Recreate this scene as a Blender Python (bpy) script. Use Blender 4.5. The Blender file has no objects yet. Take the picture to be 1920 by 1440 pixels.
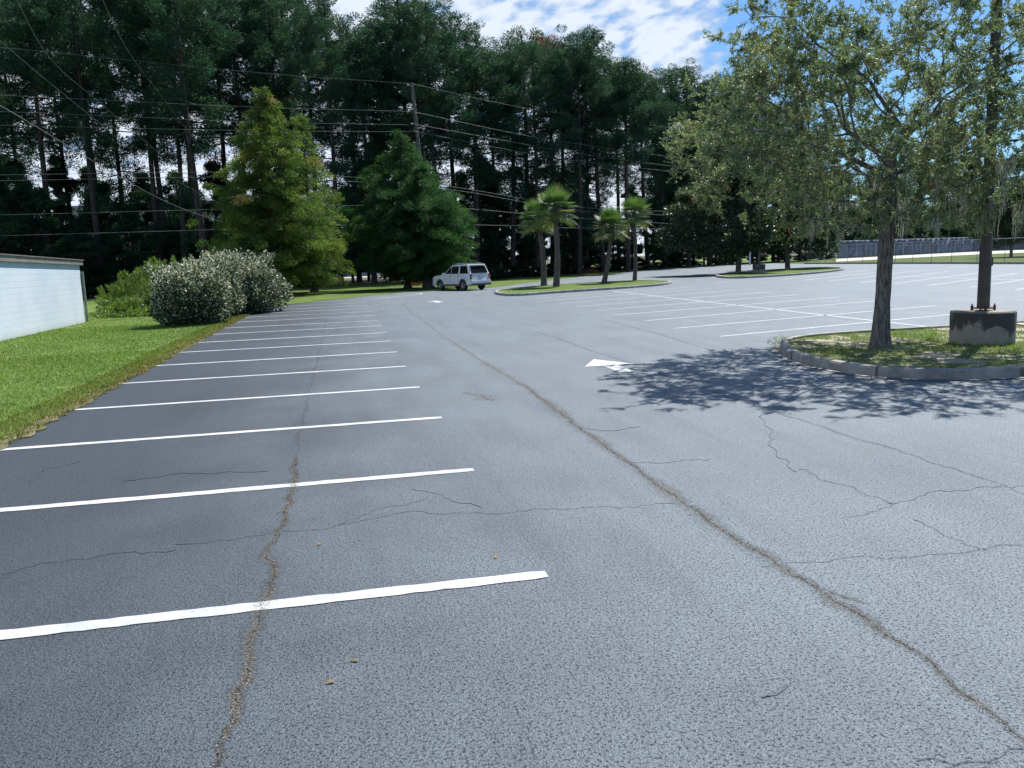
import bpy, bmesh, math, random
import numpy as np
from mathutils import Vector, Matrix
random.seed(7); RNG = np.random.default_rng(7)
S = bpy.context.scene
COL = S.collection

# ------------------------------------------------------------------ camera
F_PX, PITCH, ROLL, YAW, CH = 1569.2, .1478, .0370, .1930, 1.93
cs, sn = math.cos(YAW), math.sin(YAW)
FWD = np.array([sn*math.cos(PITCH), cs*math.cos(PITCH), -math.sin(PITCH)])
R0 = np.array([cs, -sn, 0.0]); U0 = np.cross(R0, FWD)
RGT = math.cos(ROLL)*R0 - math.sin(ROLL)*U0
UPV = math.sin(ROLL)*R0 + math.cos(ROLL)*U0
CAM = np.array([0, 0, CH])
cd = bpy.data.cameras.new('camera'); cam = bpy.data.objects.new('camera', cd); COL.objects.link(cam)
cd.sensor_width = 36; cd.lens = 36*F_PX/1920; cd.clip_end = 4000; cd.clip_start = .05
M = Matrix.Identity(4)
for i in range(3):
    M[i][0] = RGT[i]; M[i][1] = UPV[i]; M[i][2] = -FWD[i]; M[i][3] = CAM[i]
cam.matrix_world = M
S.camera = cam

def ray(px, py): return (px-960)*RGT - (py-720)*UPV + F_PX*FWD
def G(px, py, z=0.0):                       # point of the ground seen at a pixel of the photograph
    d = ray(px, py); t = (z-CH)/d[2]; return CAM + d*t
def A(px, py, depth): return CAM + ray(px, py)*depth/F_PX
def hor(px): return 486.2 - .03702*(px-960)
def B(px, depth):
    p = A(px, hor(px), depth); return np.array([p[0], p[1], 0.0])
def HT(px, py, depth): return A(px, py, depth)[2]

# ------------------------------------------------------------------ light
EL = math.radians(57)
sx, sy = .725, .69
n_ = math.hypot(sx, sy); sx /= n_; sy /= n_
SUN = Vector((sx*math.cos(EL), sy*math.cos(EL), math.sin(EL)))
ld = bpy.data.lights.new('sun', 'SUN'); ld.energy = 5.0; ld.angle = math.radians(.5); ld.color = (1, .955, .89)
lo = bpy.data.objects.new('sun', ld); COL.objects.link(lo)
lo.rotation_euler = SUN.to_track_quat('Z', 'Y').to_euler()
S.view_settings.view_transform = 'Standard'; S.view_settings.look = 'None'
S.view_settings.gamma = 1; S.view_settings.exposure = 0.62

W = bpy.data.worlds.new('World'); S.world = W; W.use_nodes = True
def N(nt, typ, loc=None, **kw):
    n = nt.nodes.new(typ)
    for k, v in kw.items():
        if k.startswith('i_'): n.inputs[k[2:].replace('_', ' ')].default_value = v
        else: setattr(n, k, v)
    return n
def L(nt, a, b): nt.links.new(a, b)
def math_n(nt, op, a, b=None, c=None, clamp=False):
    n = nt.nodes.new('ShaderNodeMath'); n.operation = op; n.use_clamp = clamp
    for i, v in enumerate((a, b, c)):
        if v is None: continue
        if isinstance(v, (int, float)): n.inputs[i].default_value = v
        else: nt.links.new(v, n.inputs[i])
    return n.outputs[0]
def vmath(nt, op, a, b):
    n = nt.nodes.new('ShaderNodeVectorMath'); n.operation = op
    for i, v in enumerate((a, b)):
        if isinstance(v, (tuple, list)): n.inputs[i].default_value = v
        elif isinstance(v, (int, float)): n.inputs[i].default_value = (v, v, v)
        else: nt.links.new(v, n.inputs[i])
    return n.outputs[0]
def noise(nt, vec, scale, detail=4, rough=.55, dist=0.0):
    n = nt.nodes.new('ShaderNodeTexNoise'); n.inputs['Scale'].default_value = scale
    n.inputs['Detail'].default_value = detail; n.inputs['Roughness'].default_value = rough
    n.inputs['Distortion'].default_value = dist
    if vec is not None: nt.links.new(vec, n.inputs['Vector'])
    return n.outputs['Fac']
def rng(nt, v, a, b, c=0.0, d=1.0, smooth=True):
    n = nt.nodes.new('ShaderNodeMapRange'); n.interpolation_type = 'SMOOTHSTEP' if smooth else 'LINEAR'
    nt.links.new(v, n.inputs[0])
    for i, x in enumerate((a, b, c, d)): n.inputs[i+1].default_value = x
    return n.outputs[0]
def mixc(nt, f, a, b, mode='MIX'):
    n = nt.nodes.new('ShaderNodeMix'); n.data_type = 'RGBA'; n.blend_type = mode
    if isinstance(f, (int, float)): n.inputs[0].default_value = f
    else: nt.links.new(f, n.inputs[0])
    for i, v in ((6, a), (7, b)):
        if isinstance(v, (tuple, list)): n.inputs[i].default_value = (*v[:3], 1)
        else: nt.links.new(v, n.inputs[i])
    return n.outputs[2]

nt = W.node_tree; nt.nodes.clear()
sky = N(nt, 'ShaderNodeTexSky'); sky.sky_type = 'NISHITA'; sky.sun_disc = False
sky.sun_elevation = EL; sky.sun_rotation = math.atan2(sx, sy); sky.air_density = 1.0; sky.dust_density = .5; sky.ozone_density = 1.5
tc = N(nt, 'ShaderNodeTexCoord'); sep = N(nt, 'ShaderNodeSeparateXYZ'); L(nt, tc.outputs['Generated'], sep.inputs[0])
zz = math_n(nt, 'ADD', math_n(nt, 'MAXIMUM', sep.outputs[2], 0.0), .06)
comb = N(nt, 'ShaderNodeCombineXYZ')
L(nt, math_n(nt, 'DIVIDE', sep.outputs[0], zz), comb.inputs[0]); L(nt, math_n(nt, 'DIVIDE', sep.outputs[1], zz), comb.inputs[1])
cell = noise(nt, vmath(nt, 'MULTIPLY', comb.outputs[0], (1, .36, 1)), 11.5, 5, .5, .15)
big = noise(nt, comb.outputs[0], .85, 3, .5)
az = math_n(nt, 'ARCTAN2', sep.outputs[0], sep.outputs[1])
cb_ = N(nt, 'ShaderNodeCombineXYZ'); L(nt, math_n(nt, 'ADD', az, math_n(nt, 'MULTIPLY', sep.outputs[2], -.5)), cb_.inputs[0]); L(nt, math_n(nt, 'MULTIPLY', sep.outputs[2], 1.9), cb_.inputs[1])
puff = noise(nt, cb_.outputs[0], 38, 4, .5, .2)
cell = math_n(nt, 'ADD', math_n(nt, 'MULTIPLY', cell, .35), math_n(nt, 'MULTIPLY', puff, .72))
az = math_n(nt, 'ARCTAN2', sep.outputs[0], sep.outputs[1])           # clouds thin out towards the right of the view
cov = rng(nt, az, .36, .52, .34, -.10)
fld = math_n(nt, 'ADD', math_n(nt, 'ADD', cell, math_n(nt, 'MULTIPLY', big, .5)), cov)
low = rng(nt, sep.outputs[2], .0, .16, .22, 0.0)
fld = math_n(nt, 'ADD', fld, low)
fld = math_n(nt, 'SUBTRACT', fld, rng(nt, sep.outputs[2], .38, .6, 0, .45))   # only scattered cloud overhead
cm = rng(nt, fld, .86, 1.04)
# puffs have brighter crests: second octave decides how thick the cloud is
dens = rng(nt, fld, .96, 1.16)
cc = mixc(nt, dens, (6.2, 8.2, 11.4), (11.2, 12.2, 13.8))
skyb = mixc(nt, 1.0, sky.outputs[0], (.86, 1.3, 1.72), 'MULTIPLY')
fin = mixc(nt, math_n(nt, 'MULTIPLY', cm, .93), skyb, cc)
bg = N(nt, 'ShaderNodeBackground'); bg.inputs['Strength'].default_value = .05; L(nt, fin, bg.inputs[0])
ow = N(nt, 'ShaderNodeOutputWorld'); L(nt, bg.outputs[0], ow.inputs[0])

# ------------------------------------------------------------------ materials
def new_mat(name):
    m = bpy.data.materials.new(name); m.use_nodes = True; t = m.node_tree; t.nodes.clear()
    o = t.nodes.new('ShaderNodeOutputMaterial'); p = t.nodes.new('ShaderNodeBsdfPrincipled')
    t.links.new(p.outputs[0], o.inputs[0]); return m, t, p, o
def bump(nt, p, h, strength=.5, dist=.01):
    b = nt.nodes.new('ShaderNodeBump'); b.inputs['Strength'].default_value = strength; b.inputs['Distance'].default_value = dist
    nt.links.new(h, b.inputs['Height']); nt.links.new(b.outputs[0], p.inputs['Normal'])
def pos(nt):
    return nt.nodes.new('ShaderNodeNewGeometry').outputs['Position']
def ocoord(nt): return nt.nodes.new('ShaderNodeTexCoord').outputs['Object']
def simple(name, c, rough=.6, metal=0, var=.12, scale=6, bmp=0, bscale=40, spec=.5, c2=None):
    m, t, p, o = new_mat(name); v = ocoord(t)
    n = noise(t, v, scale, 5)
    c2 = c2 or tuple(x*(1-var*2) for x in c)
    L(t, mixc(t, rng(t, n, .3, .7), c2, tuple(min(1, x*(1+var)) for x in c)), p.inputs['Base Color'])
    p.inputs['Roughness'].default_value = rough; p.inputs['Metallic'].default_value = metal
    p.inputs['Specular IOR Level'].default_value = spec
    if bmp: bump(t, p, noise(t, v, bscale, 4), bmp, .01)
    return m

def asphalt_color(t):
    """aggregate speckle, sealcoat tone with sun sheen painted in, and soft stains, all in world metres; returns colour, height, roughness"""
    P = pos(t)
    sp = N(t, 'ShaderNodeSeparateXYZ'); L(t, P, sp.inputs[0])
    vo = t.nodes.new('ShaderNodeTexVoronoi'); vo.inputs['Scale'].default_value = 120; L(t, P, vo.inputs['Vector'])
    vo.feature = 'F1'
    fine = noise(t, P, 70, 3, .7)
    mid = noise(t, P, 22, 5, .65)
    pits = rng(t, noise(t, P, 64, 4, .68), .55, .66)
    blot = noise(t, P, .55, 6, .6, .4)
    blot2 = noise(t, vmath(t, 'MULTIPLY', P, (1.6, .22, 1)), 1.2, 5, .6)
    # greyer driving lane on the right, paled further to paint in sun sheen, darker fresh sealer in the stalls on the left
    wob = math_n(t, 'ADD', sp.outputs[0], math_n(t, 'MULTIPLY', math_n(t, 'SUBTRACT', blot, .5), 3.0))
    lane = rng(t, wob, -2.8, 2.6)
    c = mixc(t, lane, (.022, .035, .049), (.122, .154, .184))
    c = mixc(t, rng(t, blot, .32, .72), c, mixc(t, 1.0, c, (1.2, 1.2, 1.19), 'MULTIPLY'))
    c = mixc(t, rng(t, blot2, .42, .72, 0, .9), c, mixc(t, 1.0, c, (.76, .77, .8), 'MULTIPLY'))
    st = rng(t, vo.outputs['Distance'], .12, .6, 1.38, .68)
    g = N(t, 'ShaderNodeCombineColor'); 
    for i in range(3): L(t, st, g.inputs[i])
    c = mixc(t, 1.0, c, g.outputs[0], 'MULTIPLY')
    c = mixc(t, rng(t, mid, .35, .68, 0, .6), c, mixc(t, 1.0, c, (1.35, 1.35, 1.33), 'MULTIPLY'))
    c = mixc(t, math_n(t, 'MULTIPLY', pits, .8), c, (.013, .017, .027))
    h = math_n(t, 'SUBTRACT', math_n(t, 'ADD', fine, math_n(t, 'MULTIPLY', mid, .8)), math_n(t, 'MULTIPLY', pits, 1.1))
    h = math_n(t, 'SUBTRACT', h, math_n(t, 'MULTIPLY', vo.outputs['Distance'], .5))
    return P, c, h

def make_asphalt():
    m, t, p, o = new_mat('asphalt'); P, c, h = asphalt_color(t)
    L(t, c, p.inputs['Base Color']); p.inputs['Roughness'].default_value = .52; p.inputs['Specular IOR Level'].default_value = .6
    bump(t, p, h, .9, .008); return m
M_ASPH = make_asphalt()

def make_crack(name, core, soft, amt=1.0, grit=True):
    """ribbon that fades back to plain asphalt at its edges (attribute e: 0 core .. 1 rim)"""
    m, t, p, o = new_mat(name); P, c, h = asphalt_color(t)
    a = N(t, 'ShaderNodeAttribute'); a.attribute_name = 'e'
    e = a.outputs['Fac']
    n1 = noise(t, P, 26, 5, .7); n2 = noise(t, P, 3.0, 3, .6)
    edge = math_n(t, 'ADD', e, math_n(t, 'MULTIPLY', math_n(t, 'SUBTRACT', n1, .5), 2.2))
    edge = math_n(t, 'ADD', edge, math_n(t, 'MULTIPLY', math_n(t, 'SUBTRACT', n2, .5), 1.3))
    f = rng(t, edge, .25, .62, amt, 0)
    g = noise(t, P, 130, 3, .8)
    cc = mixc(t, rng(t, g, .35, .62), soft, core)
    f2 = rng(t, math_n(t, 'ADD', e, math_n(t, 'MULTIPLY', math_n(t, 'SUBTRACT', n1, .42), 1.2)), .05, .2, .8 if grit else .75, 0)
    c = mixc(t, f, c, cc)
    c = mixc(t, f2, c, (.014, .013, .014))
    L(t, c, p.inputs['Base Color']); p.inputs['Roughness'].default_value = .75
    bump(t, p, math_n(t, 'SUBTRACT', math_n(t, 'ADD', h, math_n(t, 'MULTIPLY', g, math_n(t, 'MULTIPLY', f, 2))), math_n(t, 'MULTIPLY', f2, 2)), .8, .006)
    return m
M_CRACK = make_crack('crack_with_grit', (.165, .155, .13), (.05, .047, .041), .7)
M_HAIR = make_crack('hairline_crack', (.05, .05, .05), (.035, .037, .04), .3, False)

def make_paint():
    m, t, p, o = new_mat('road_paint'); P = pos(t)
    n = noise(t, P, 60, 4, .7); n2 = noise(t, P, 3, 4); n3 = noise(t, P, 18, 5, .7)
    c = mixc(t, rng(t, n2, .3, .7), (.42, .44, .45), (.56, .57, .57))
    c = mixc(t, rng(t, n3, .52, .72, 0, .6), c, (.30, .32, .35))
    c = mixc(t, rng(t, n, .60, .68, 0, .85), c, (.05, .06, .08))
    L(t, c, p.inputs['Base Color']); p.inputs['Roughness'].default_value = .6
    bump(t, p, n, .5, .004); return m
M_PAINT = make_paint()

def make_ground():
    m, t, p, o = new_mat('wood_floor_soil'); P = pos(t)
    n = noise(t, P, .25, 6, .6); n2 = noise(t, P, 4, 5, .7)
    c = mixc(t, rng(t, n, .4, .62), (.035, .05, .016), (.085, .07, .04))
    c = mixc(t, rng(t, n2, .45, .7), c, (.13, .115, .075))
    L(t, c, p.inputs['Base Color']); p.inputs['Roughness'].default_value = .95; bump(t, p, n2, .6, .05); return m
M_GROUND = make_ground()
def make_lawn(name, a, b, dry=.0):
    m, t, p, o = new_mat(name); P = pos(t)
    n = noise(t, P, 1.1, 6, .65); n2 = noise(t, P, 35, 4, .7); n3 = noise(t, P, .3, 3)
    c = mixc(t, rng(t, n, .33, .68), a, b)
    c = mixc(t, rng(t, n2, .35, .7, 0, .5), c, tuple(x*.45 for x in a))
    c = mixc(t, rng(t, n3, .45, .75, 0, .35+dry), c, (.16, .15, .05))
    L(t, c, p.inputs['Base Color']); p.inputs['Roughness'].default_value = .9; p.inputs['Specular IOR Level'].default_value = .2
    bump(t, p, n2, .8, .03); return m
M_LAWN = make_lawn('lawn', (.10, .17, .035), (.17, .25, .055))
M_VERGE = make_lawn('verge_grass', (.07, .13, .02), (.13, .20, .035), .2)
def make_soil():
    m, t, p, o = new_mat('island_soil'); P = pos(t)
    n = noise(t, P, 1.3, 6, .6, .3); n2 = noise(t, P, 30, 4, .7)
    c = mixc(t, rng(t, n2, .3, .7), (.26, .22, .17), (.45, .41, .35))
    c = mixc(t, rng(t, n, .42, .52, 0, 1), c, mixc(t, rng(t, n2, .3, .7), (.06, .09, .02), (.12, .13, .04)))
    L(t, c, p.inputs['Base Color']); p.inputs['Roughness'].default_value = .95; bump(t, p, n2, .7, .02); return m
M_SOIL = make_soil()
def make_dry():
    m, t, p, o = new_mat('dry_edge'); P = pos(t)
    n2 = noise(t, P, 40, 4, .7); n = noise(t, P, 3, 4)
    c = mixc(t, rng(t, n2, .3, .7), (.12, .09, .045), (.28, .23, .13))
    c = mixc(t, rng(t, n, .4, .6), c, (.11, .12, .035))
    L(t, c, p.inputs['Base Color']); p.inputs['Roughness'].default_value = .95; bump(t, p, n2, .8, .02); return m
M_DRY = make_dry()
def make_concrete(name, a, b, stain=0.0, zst=None):
    m, t, p, o = new_mat(name); P = pos(t)
    n = noise(t, P, 3, 6, .65, .2); n2 = noise(t, P, 60, 4, .7)
    c = mixc(t, rng(t, n, .3, .7), a, b)
    c = mixc(t, rng(t, n2, .5, .75, 0, .4), c, tuple(x*.55 for x in a))
    if stain:
        v = vmath(t, 'MULTIPLY', P, (2.3, 2.3, 1.1)); n3 = noise(t, v, 1.6, 6, .62, .6)
        sp = N(t, 'ShaderNodeSeparateXYZ'); L(t, P, sp.inputs[0])
        k = rng(t, sp.outputs[2], zst[0], zst[1], -.16, .10)
        f = rng(t, math_n(t, 'ADD', n3, k), .42, .56, 0, stain)
        up = N(t, 'ShaderNodeNewGeometry'); s2 = N(t, 'ShaderNodeSeparateXYZ'); L(t, up.outputs['Normal'], s2.inputs[0])
        f = math_n(t, 'MULTIPLY', f, rng(t, s2.outputs[2], .5, .9, 1, .15))
        c = mixc(t, f, c, (.035, .035, .035))
    L(t, c, p.inputs['Base Color']); p.inputs['Roughness'].default_value = .85; bump(t, p, n2, .5, .01); return m
M_KERB = make_concrete('kerb_concrete', (.20, .20, .19), (.38, .37, .34))
t_ = M_KERB.node_tree; p_ = [n for n in t_.nodes if n.type == 'BSDF_PRINCIPLED'][0]; src_ = p_.inputs['Base Color'].links[0].from_socket
a_ = N(t_, 'ShaderNodeAttribute'); a_.attribute_name = 'joint'
L(t_, mixc(t_, rng(t_, a_.outputs['Fac'], .6, .95, 0, .85), src_, (.05, .05, .05)), p_.inputs['Base Color'])
M_BASE = make_concrete('stained_concrete', (.22, .205, .18), (.32, .30, .265), .92, (.22, .5))
M_WALK = make_concrete('walk_concrete', (.45, .42, .38), (.58, .55, .5))

def make_bark(name, a, b, sc=1.0):
    m, t, p, o = new_mat(name); v = ocoord(t)
    vv = vmath(t, 'MULTIPLY', v, (9*sc, 9*sc, 1.8*sc)); n = noise(t, vv, 2.2, 6, .7, .3); n2 = noise(t, v, 1.5, 3)
    c = mixc(t, rng(t, n, .36, .64), a, b)
    c = mixc(t, rng(t, n2, .55, .75, 0, .5), c, tuple(x*1.5 for x in b))
    L(t, c, p.inputs['Base Color']); p.inputs['Roughness'].default_value = .92; p.inputs['Specular IOR Level'].default_value = .2
    bump(t, p, n, 1.0, .03/sc); return m
M_BARK = make_bark('oak_bark', (.055, .052, .048), (.22, .21, .19), 1.6)
M_PBARK = make_bark('pine_bark', (.03, .025, .024), (.085, .07, .065), .5)
M_CBARK = make_bark('cypress_bark', (.05, .042, .038), (.13, .11, .1), .8)
M_PALMB = make_bark('palm_bark', (.06, .05, .045), (.15, .13, .12), 1.0)

def make_leaf(name, cols, transl=.35, rough=.5, spec=.5, tw=None):
    m, t, p, o = new_mat(name)
    a = N(t, 'ShaderNodeAttribute'); a.attribute_name = 'tint'
    r = N(t, 'ShaderNodeValToRGB'); r.color_ramp.elements.remove(r.color_ramp.elements[1])
    for i, (x, c) in enumerate(cols):
        e = r.color_ramp.elements[0] if i == 0 else r.color_ramp.elements.new(x)
        e.position = x; e.color = (*c, 1)
    L(t, a.outputs['Fac'], r.inputs[0])
    L(t, r.outputs[0], p.inputs['Base Color']); p.inputs['Roughness'].default_value = rough; p.inputs['Specular IOR Level'].default_value = spec
    tr = N(t, 'ShaderNodeBsdfTranslucent'); L(t, mixc(t, 1.0, r.outputs[0], tw or (1.5, 1.7, .6), 'MULTIPLY'), tr.inputs[0])
    mx = N(t, 'ShaderNodeMixShader'); mx.inputs[0].default_value = transl
    L(t, p.outputs[0], mx.inputs[1]); L(t, tr.outputs[0], mx.inputs[2]); L(t, mx.outputs[0], o.inputs[0]); return m
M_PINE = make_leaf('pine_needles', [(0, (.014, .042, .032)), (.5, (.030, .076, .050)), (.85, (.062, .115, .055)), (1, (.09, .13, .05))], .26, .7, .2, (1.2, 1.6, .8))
M_RUST = make_leaf('rusty_needles', [(0, (.10, .045, .025)), (1, (.2, .09, .05))], .2)
M_HARD = make_leaf('dark_broadleaf', [(0, (.016, .045, .030)), (.6, (.034, .075, .04)), (.9, (.065, .115, .042)), (1, (.13, .17, .05))], .26, .7, .2, (1.2, 1.6, .8))
M_CYPY = make_leaf('yellow_green_cypress_sprays', [(0, (.03, .07, .022)), (.35, (.065, .115, .028)), (.7, (.15, .19, .04)), (.94, (.20, .235, .055)), (.975, (.20, .23, .055)), (1, (.24, .16, .07))], .36, .6, .25, (1.25, 1.6, .6))
M_CYPD = make_leaf('dark_cypress_sprays', [(0, (.018, .055, .022)), (.5, (.032, .088, .030)), (1, (.07, .135, .035))], .32, .65, .2, (1.2, 1.6, .6))
M_OAK = make_leaf('oak_leaves', [(0, (.075, .12, .07)), (.4, (.14, .19, .10)), (.75, (.23, .28, .15)), (.93, (.30, .31, .17)), (1, (.2, .12, .05))], .36, .53, .55, (1.25, 1.4, .75))
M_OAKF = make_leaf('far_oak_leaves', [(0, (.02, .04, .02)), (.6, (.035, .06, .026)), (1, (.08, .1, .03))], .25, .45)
M_PALM = make_leaf('palm_fronds', [(0, (.05, .10, .04)), (.6, (.085, .155, .06)), (.85, (.14, .19, .07)), (1, (.22, .19, .1))], .3, .45, .6)
M_SHRUB = make_leaf('silvery_shrub_leaves', [(0, (.03, .055, .025)), (.5, (.07, .10, .04)), (.62, (.26, .28, .17)), (.8, (.60, .61, .48)), (1, (.8, .79, .7))], .22, .45, .5, (1.1, 1.15, .8))
M_WEED = make_leaf('weed_leaves', [(0, (.055, .10, .022)), (.6, (.11, .175, .04)), (.9, (.18, .24, .07)), (1, (.3, .24, .16))], .4)
M_GRASS = make_leaf('grass_blades', [(0, (.08, .145, .028)), (.6, (.145, .23, .045)), (.9, (.22, .30, .075)), (1, (.33, .29, .15))], .32, .55, .3)
M_DRYG = make_leaf('dry_grass_blades', [(0, (.08, .11, .02)), (.4, (.16, .15, .05)), (1, (.36, .29, .15))], .3, .7, .2)
M_MOSS = make_leaf('spanish_moss', [(0, (.22, .23, .20)), (1, (.45, .46, .40))], .35, .8, .2, (1.1, 1.1, .95))
M_DEADL = make_leaf('dead_leaf', [(0, (.35, .24, .13)), (1, (.5, .38, .22))], .2, .7, .2)
M_STEEL = simple('galvanised_steel', (.5, .52, .53), .45, .7)
M_RUSTY = simple('rusted_steel', (.12, .07, .05), .7, .4, .3, 20)
M_WPOLE = make_bark('weathered_pole_wood', (.07, .068, .066), (.16, .155, .15), .8)
M_POLE = simple('dark_bronze_pole', (.055, .048, .046), .5, .0, .25, 3, .1, 30, .5)
M_WIRE = simple('wire_aluminium', (.20, .22, .23), .6, .2, .05)

# ------------------------------------------------------------------ object helpers
def tag(o, label=None, cat=None, group=None, kind=None):
    if label: o['label'] = label
    if cat: o['category'] = cat
    if group: o['group'] = group
    if kind: o['kind'] = kind
    return o
def empty(name, loc=(0, 0, 0), rz=0):
    o = bpy.data.objects.new(name, None); COL.objects.link(o); o.location = loc; o.rotation_euler = (0, 0, rz); o.empty_display_size = .3; return o
def link(name, me, parent=None):
    o = bpy.data.objects.new(name, me); COL.objects.link(o); o.parent = parent; return o
def npmesh(name, V, Fc, mat, parent=None, tint=None, attr='tint', smooth=False, n=4):
    """V (nv,3), Fc (nf,n) int arrays"""
    V = np.asarray(V, np.float32); Fc = np.asarray(Fc, np.int32); n = Fc.shape[1]
    me = bpy.data.meshes.new(name); me.vertices.add(len(V)); me.vertices.foreach_set('co', V.ravel())
    me.loops.add(Fc.size); me.loops.foreach_set('vertex_index', Fc.ravel())
    me.polygons.add(len(Fc)); me.polygons.foreach_set('loop_start', np.arange(0, Fc.size, n, dtype=np.int32))
    me.polygons.foreach_set('loop_total', np.full(len(Fc), n, np.int32))
    if smooth: me.polygons.foreach_set('use_smooth', np.ones(len(Fc), bool))
    me.update(calc_edges=True)
    if tint is not None:
        a = me.attributes.new(attr, 'FLOAT', 'POINT'); a.data.foreach_set('value', np.asarray(tint, np.float32))
    if mat: me.materials.append(mat)
    return link(name, me, parent)
def pymesh(name, V, Fs, mat, parent=None, smooth=False):
    me = bpy.data.meshes.new(name); me.from_pydata([tuple(map(float, v)) for v in V], [], Fs); me.update()
    bm = bmesh.new(); bm.from_mesh(me); bmesh.ops.recalc_face_normals(bm, faces=bm.faces[:]); bm.to_mesh(me); bm.free()
    if smooth:
        for p in me.polygons: p.use_smooth = True
    me.materials.append(mat); return link(name, me, parent)
def sheet(name, pts, z, mat, kind='structure', parent=None):
    me = bpy.data.meshes.new(name); bm = bmesh.new()
    f = bm.faces.new([bm.verts.new((p[0], p[1], z)) for p in pts]); f.normal_update()
    if f.normal.z < 0: f.normal_flip()
    bmesh.ops.triangulate(bm, faces=bm.faces[:]); bm.to_mesh(me); bm.free(); me.materials.append(mat)
    o = link(name, me, parent)
    if kind: o['kind'] = kind
    return o

class TB:                                    # tube builder
    def __init__(s): s.V = []; s.F = []; s.n = 0
    def add(s, pts, rad, k=6, cap=True):
        pts = np.asarray(pts, float); rad = np.asarray(rad, float)*np.ones(len(pts))
        T = np.gradient(pts, axis=0); T /= np.linalg.norm(T, axis=1)[:, None]+1e-9
        ref = np.array([0, 0, 1.]) if abs(T[0][2]) < .9 else np.array([1., 0, 0])
        a = np.cross(T, ref); a /= np.linalg.norm(a, axis=1)[:, None]+1e-9; b = np.cross(T, a)
        th = np.arange(k)/k*2*np.pi
        ring = pts[:, None, :]+rad[:, None, None]*(np.cos(th)[None, :, None]*a[:, None, :]+np.sin(th)[None, :, None]*b[:, None, :])
        m = len(pts); s.V.append(ring.reshape(-1, 3))
        i = np.arange(m-1)[:, None]*k; j = np.arange(k)[None, :]; j2 = (j+1) % k
        f = np.stack([i+j, i+j2, i+k+j2, i+k+j], -1).reshape(-1, 4)+s.n
        s.F.append(f); s.n += m*k
        if cap and k >= 4:
            c = np.arange(k)+s.n-k
            for q in range(1, k-1, 1):
                s.F.append(np.array([[c[0], c[q], c[q+1], c[q+1]]])) if False else None
    def build(s, name, mat, parent=None, smooth=True):
        return npmesh(name, np.concatenate(s.V), np.concatenate(s.F), mat, parent, smooth=smooth)

def rand_dirs(n, rg=RNG):
    v = rg.normal(size=(n, 3)); return v/np.linalg.norm(v, axis=1)[:, None]
def leaves(C, D, Lg, Wd, rg=RNG, up=None):
    """diamond leaf quads: centres C (base), directions D, lengths, widths"""
    n = len(C); Lg = np.asarray(Lg)*np.ones(n); Wd = np.asarray(Wd)*np.ones(n)
    r = rand_dirs(n, rg) if up is None else up
    sd = np.cross(D, r); sd /= np.linalg.norm(sd, axis=1)[:, None]+1e-9
    nn = np.cross(D, sd)
    mid = C+D*(Lg*.45)[:, None]
    V = np.stack([C, mid+sd*(Wd*.5)[:, None]+nn*(Wd*.12)[:, None], C+D*Lg[:, None], mid-sd*(Wd*.5)[:, None]+nn*(Wd*.12)[:, None]], 1).reshape(-1, 3)
    Fc = np.arange(4*n).reshape(-1, 4)
    return V, Fc
def leafobj(name, C, D, Lg, Wd, tint, mat, parent, up=None):
    V, Fc = leaves(C, D, Lg, Wd, up=up); return npmesh(name, V, Fc, mat, parent, np.repeat(np.clip(tint, 0, 1), 4))

def dup_tree(root, loc, rz, sc, label, group):
    r = root.copy(); COL.objects.link(r); r.location = loc; r.rotation_euler = (0, 0, rz); r.scale = sc
    r['label'] = label; r['group'] = group
    for ch in [c for c in bpy.data.objects if c.parent == root]:
        c = ch.copy(); COL.objects.link(c); c.parent = r
    return r

def chaikin(P, it=2, closed=True):
    P = [np.array(p, float) for p in P]
    for _ in range(it):
        Q = []; m = len(P)
        if not closed: Q.append(P[0])
        for i in range(m if closed else m-1):
            a, b = P[i], P[(i+1) % m]; Q += [a*.75+b*.25, a*.25+b*.75]
        if not closed: Q.append(P[-1])
        P = Q
    return P
def offset(P, d):
    """inward offset of a closed counter-clockwise loop"""
    P = np.array([p[:2] for p in P]); nx = np.roll(P, -1, 0); pv = np.roll(P, 1, 0)
    t = nx-pv; t /= np.linalg.norm(t, axis=1)[:, None]; nr = np.stack([-t[:, 1], t[:, 0]], 1); return P+nr*d
def ccw(P):
    P = np.array([p[:2] for p in P]); a = np.sum(P[:, 0]*np.roll(P[:, 1], -1)-np.roll(P[:, 0], -1)*P[:, 1])
    return P if a > 0 else P[::-1]
def kerb(P, h=.15, w=.15, name='kerb'):
    P = ccw(P); R_ = []
    for a, b in zip(P, np.roll(P, -1, 0)):
        k_ = max(1, int(np.linalg.norm(b-a)/.12)); R_ += [a+(b-a)*q/k_ for q in range(k_)]
    P = np.array(R_); I = offset(P, w); Pt = offset(P, .02); m = len(P); V = []; Fs = []
    jit = lambda: random.uniform(-.004, .004)
    for i in range(m):
        V += [(P[i][0], P[i][1], -.02), (P[i][0], P[i][1], h-.03+jit()), (Pt[i][0], Pt[i][1], h+jit()), (I[i][0], I[i][1], h), (I[i][0], I[i][1], .0)]
    for i in range(m):
        j = (i+1) % m
        for k in range(4): Fs.append((i*5+k, j*5+k, j*5+k+1, i*5+k+1))
    o = pymesh(name, V, Fs, M_KERB); o['kind'] = 'structure'
    at = o.data.attributes.new('joint', 'FLOAT', 'POINT'); at.data.foreach_set('value', np.repeat((np.arange(m) % 17 == 5).astype(np.float32), 5)); return I

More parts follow.
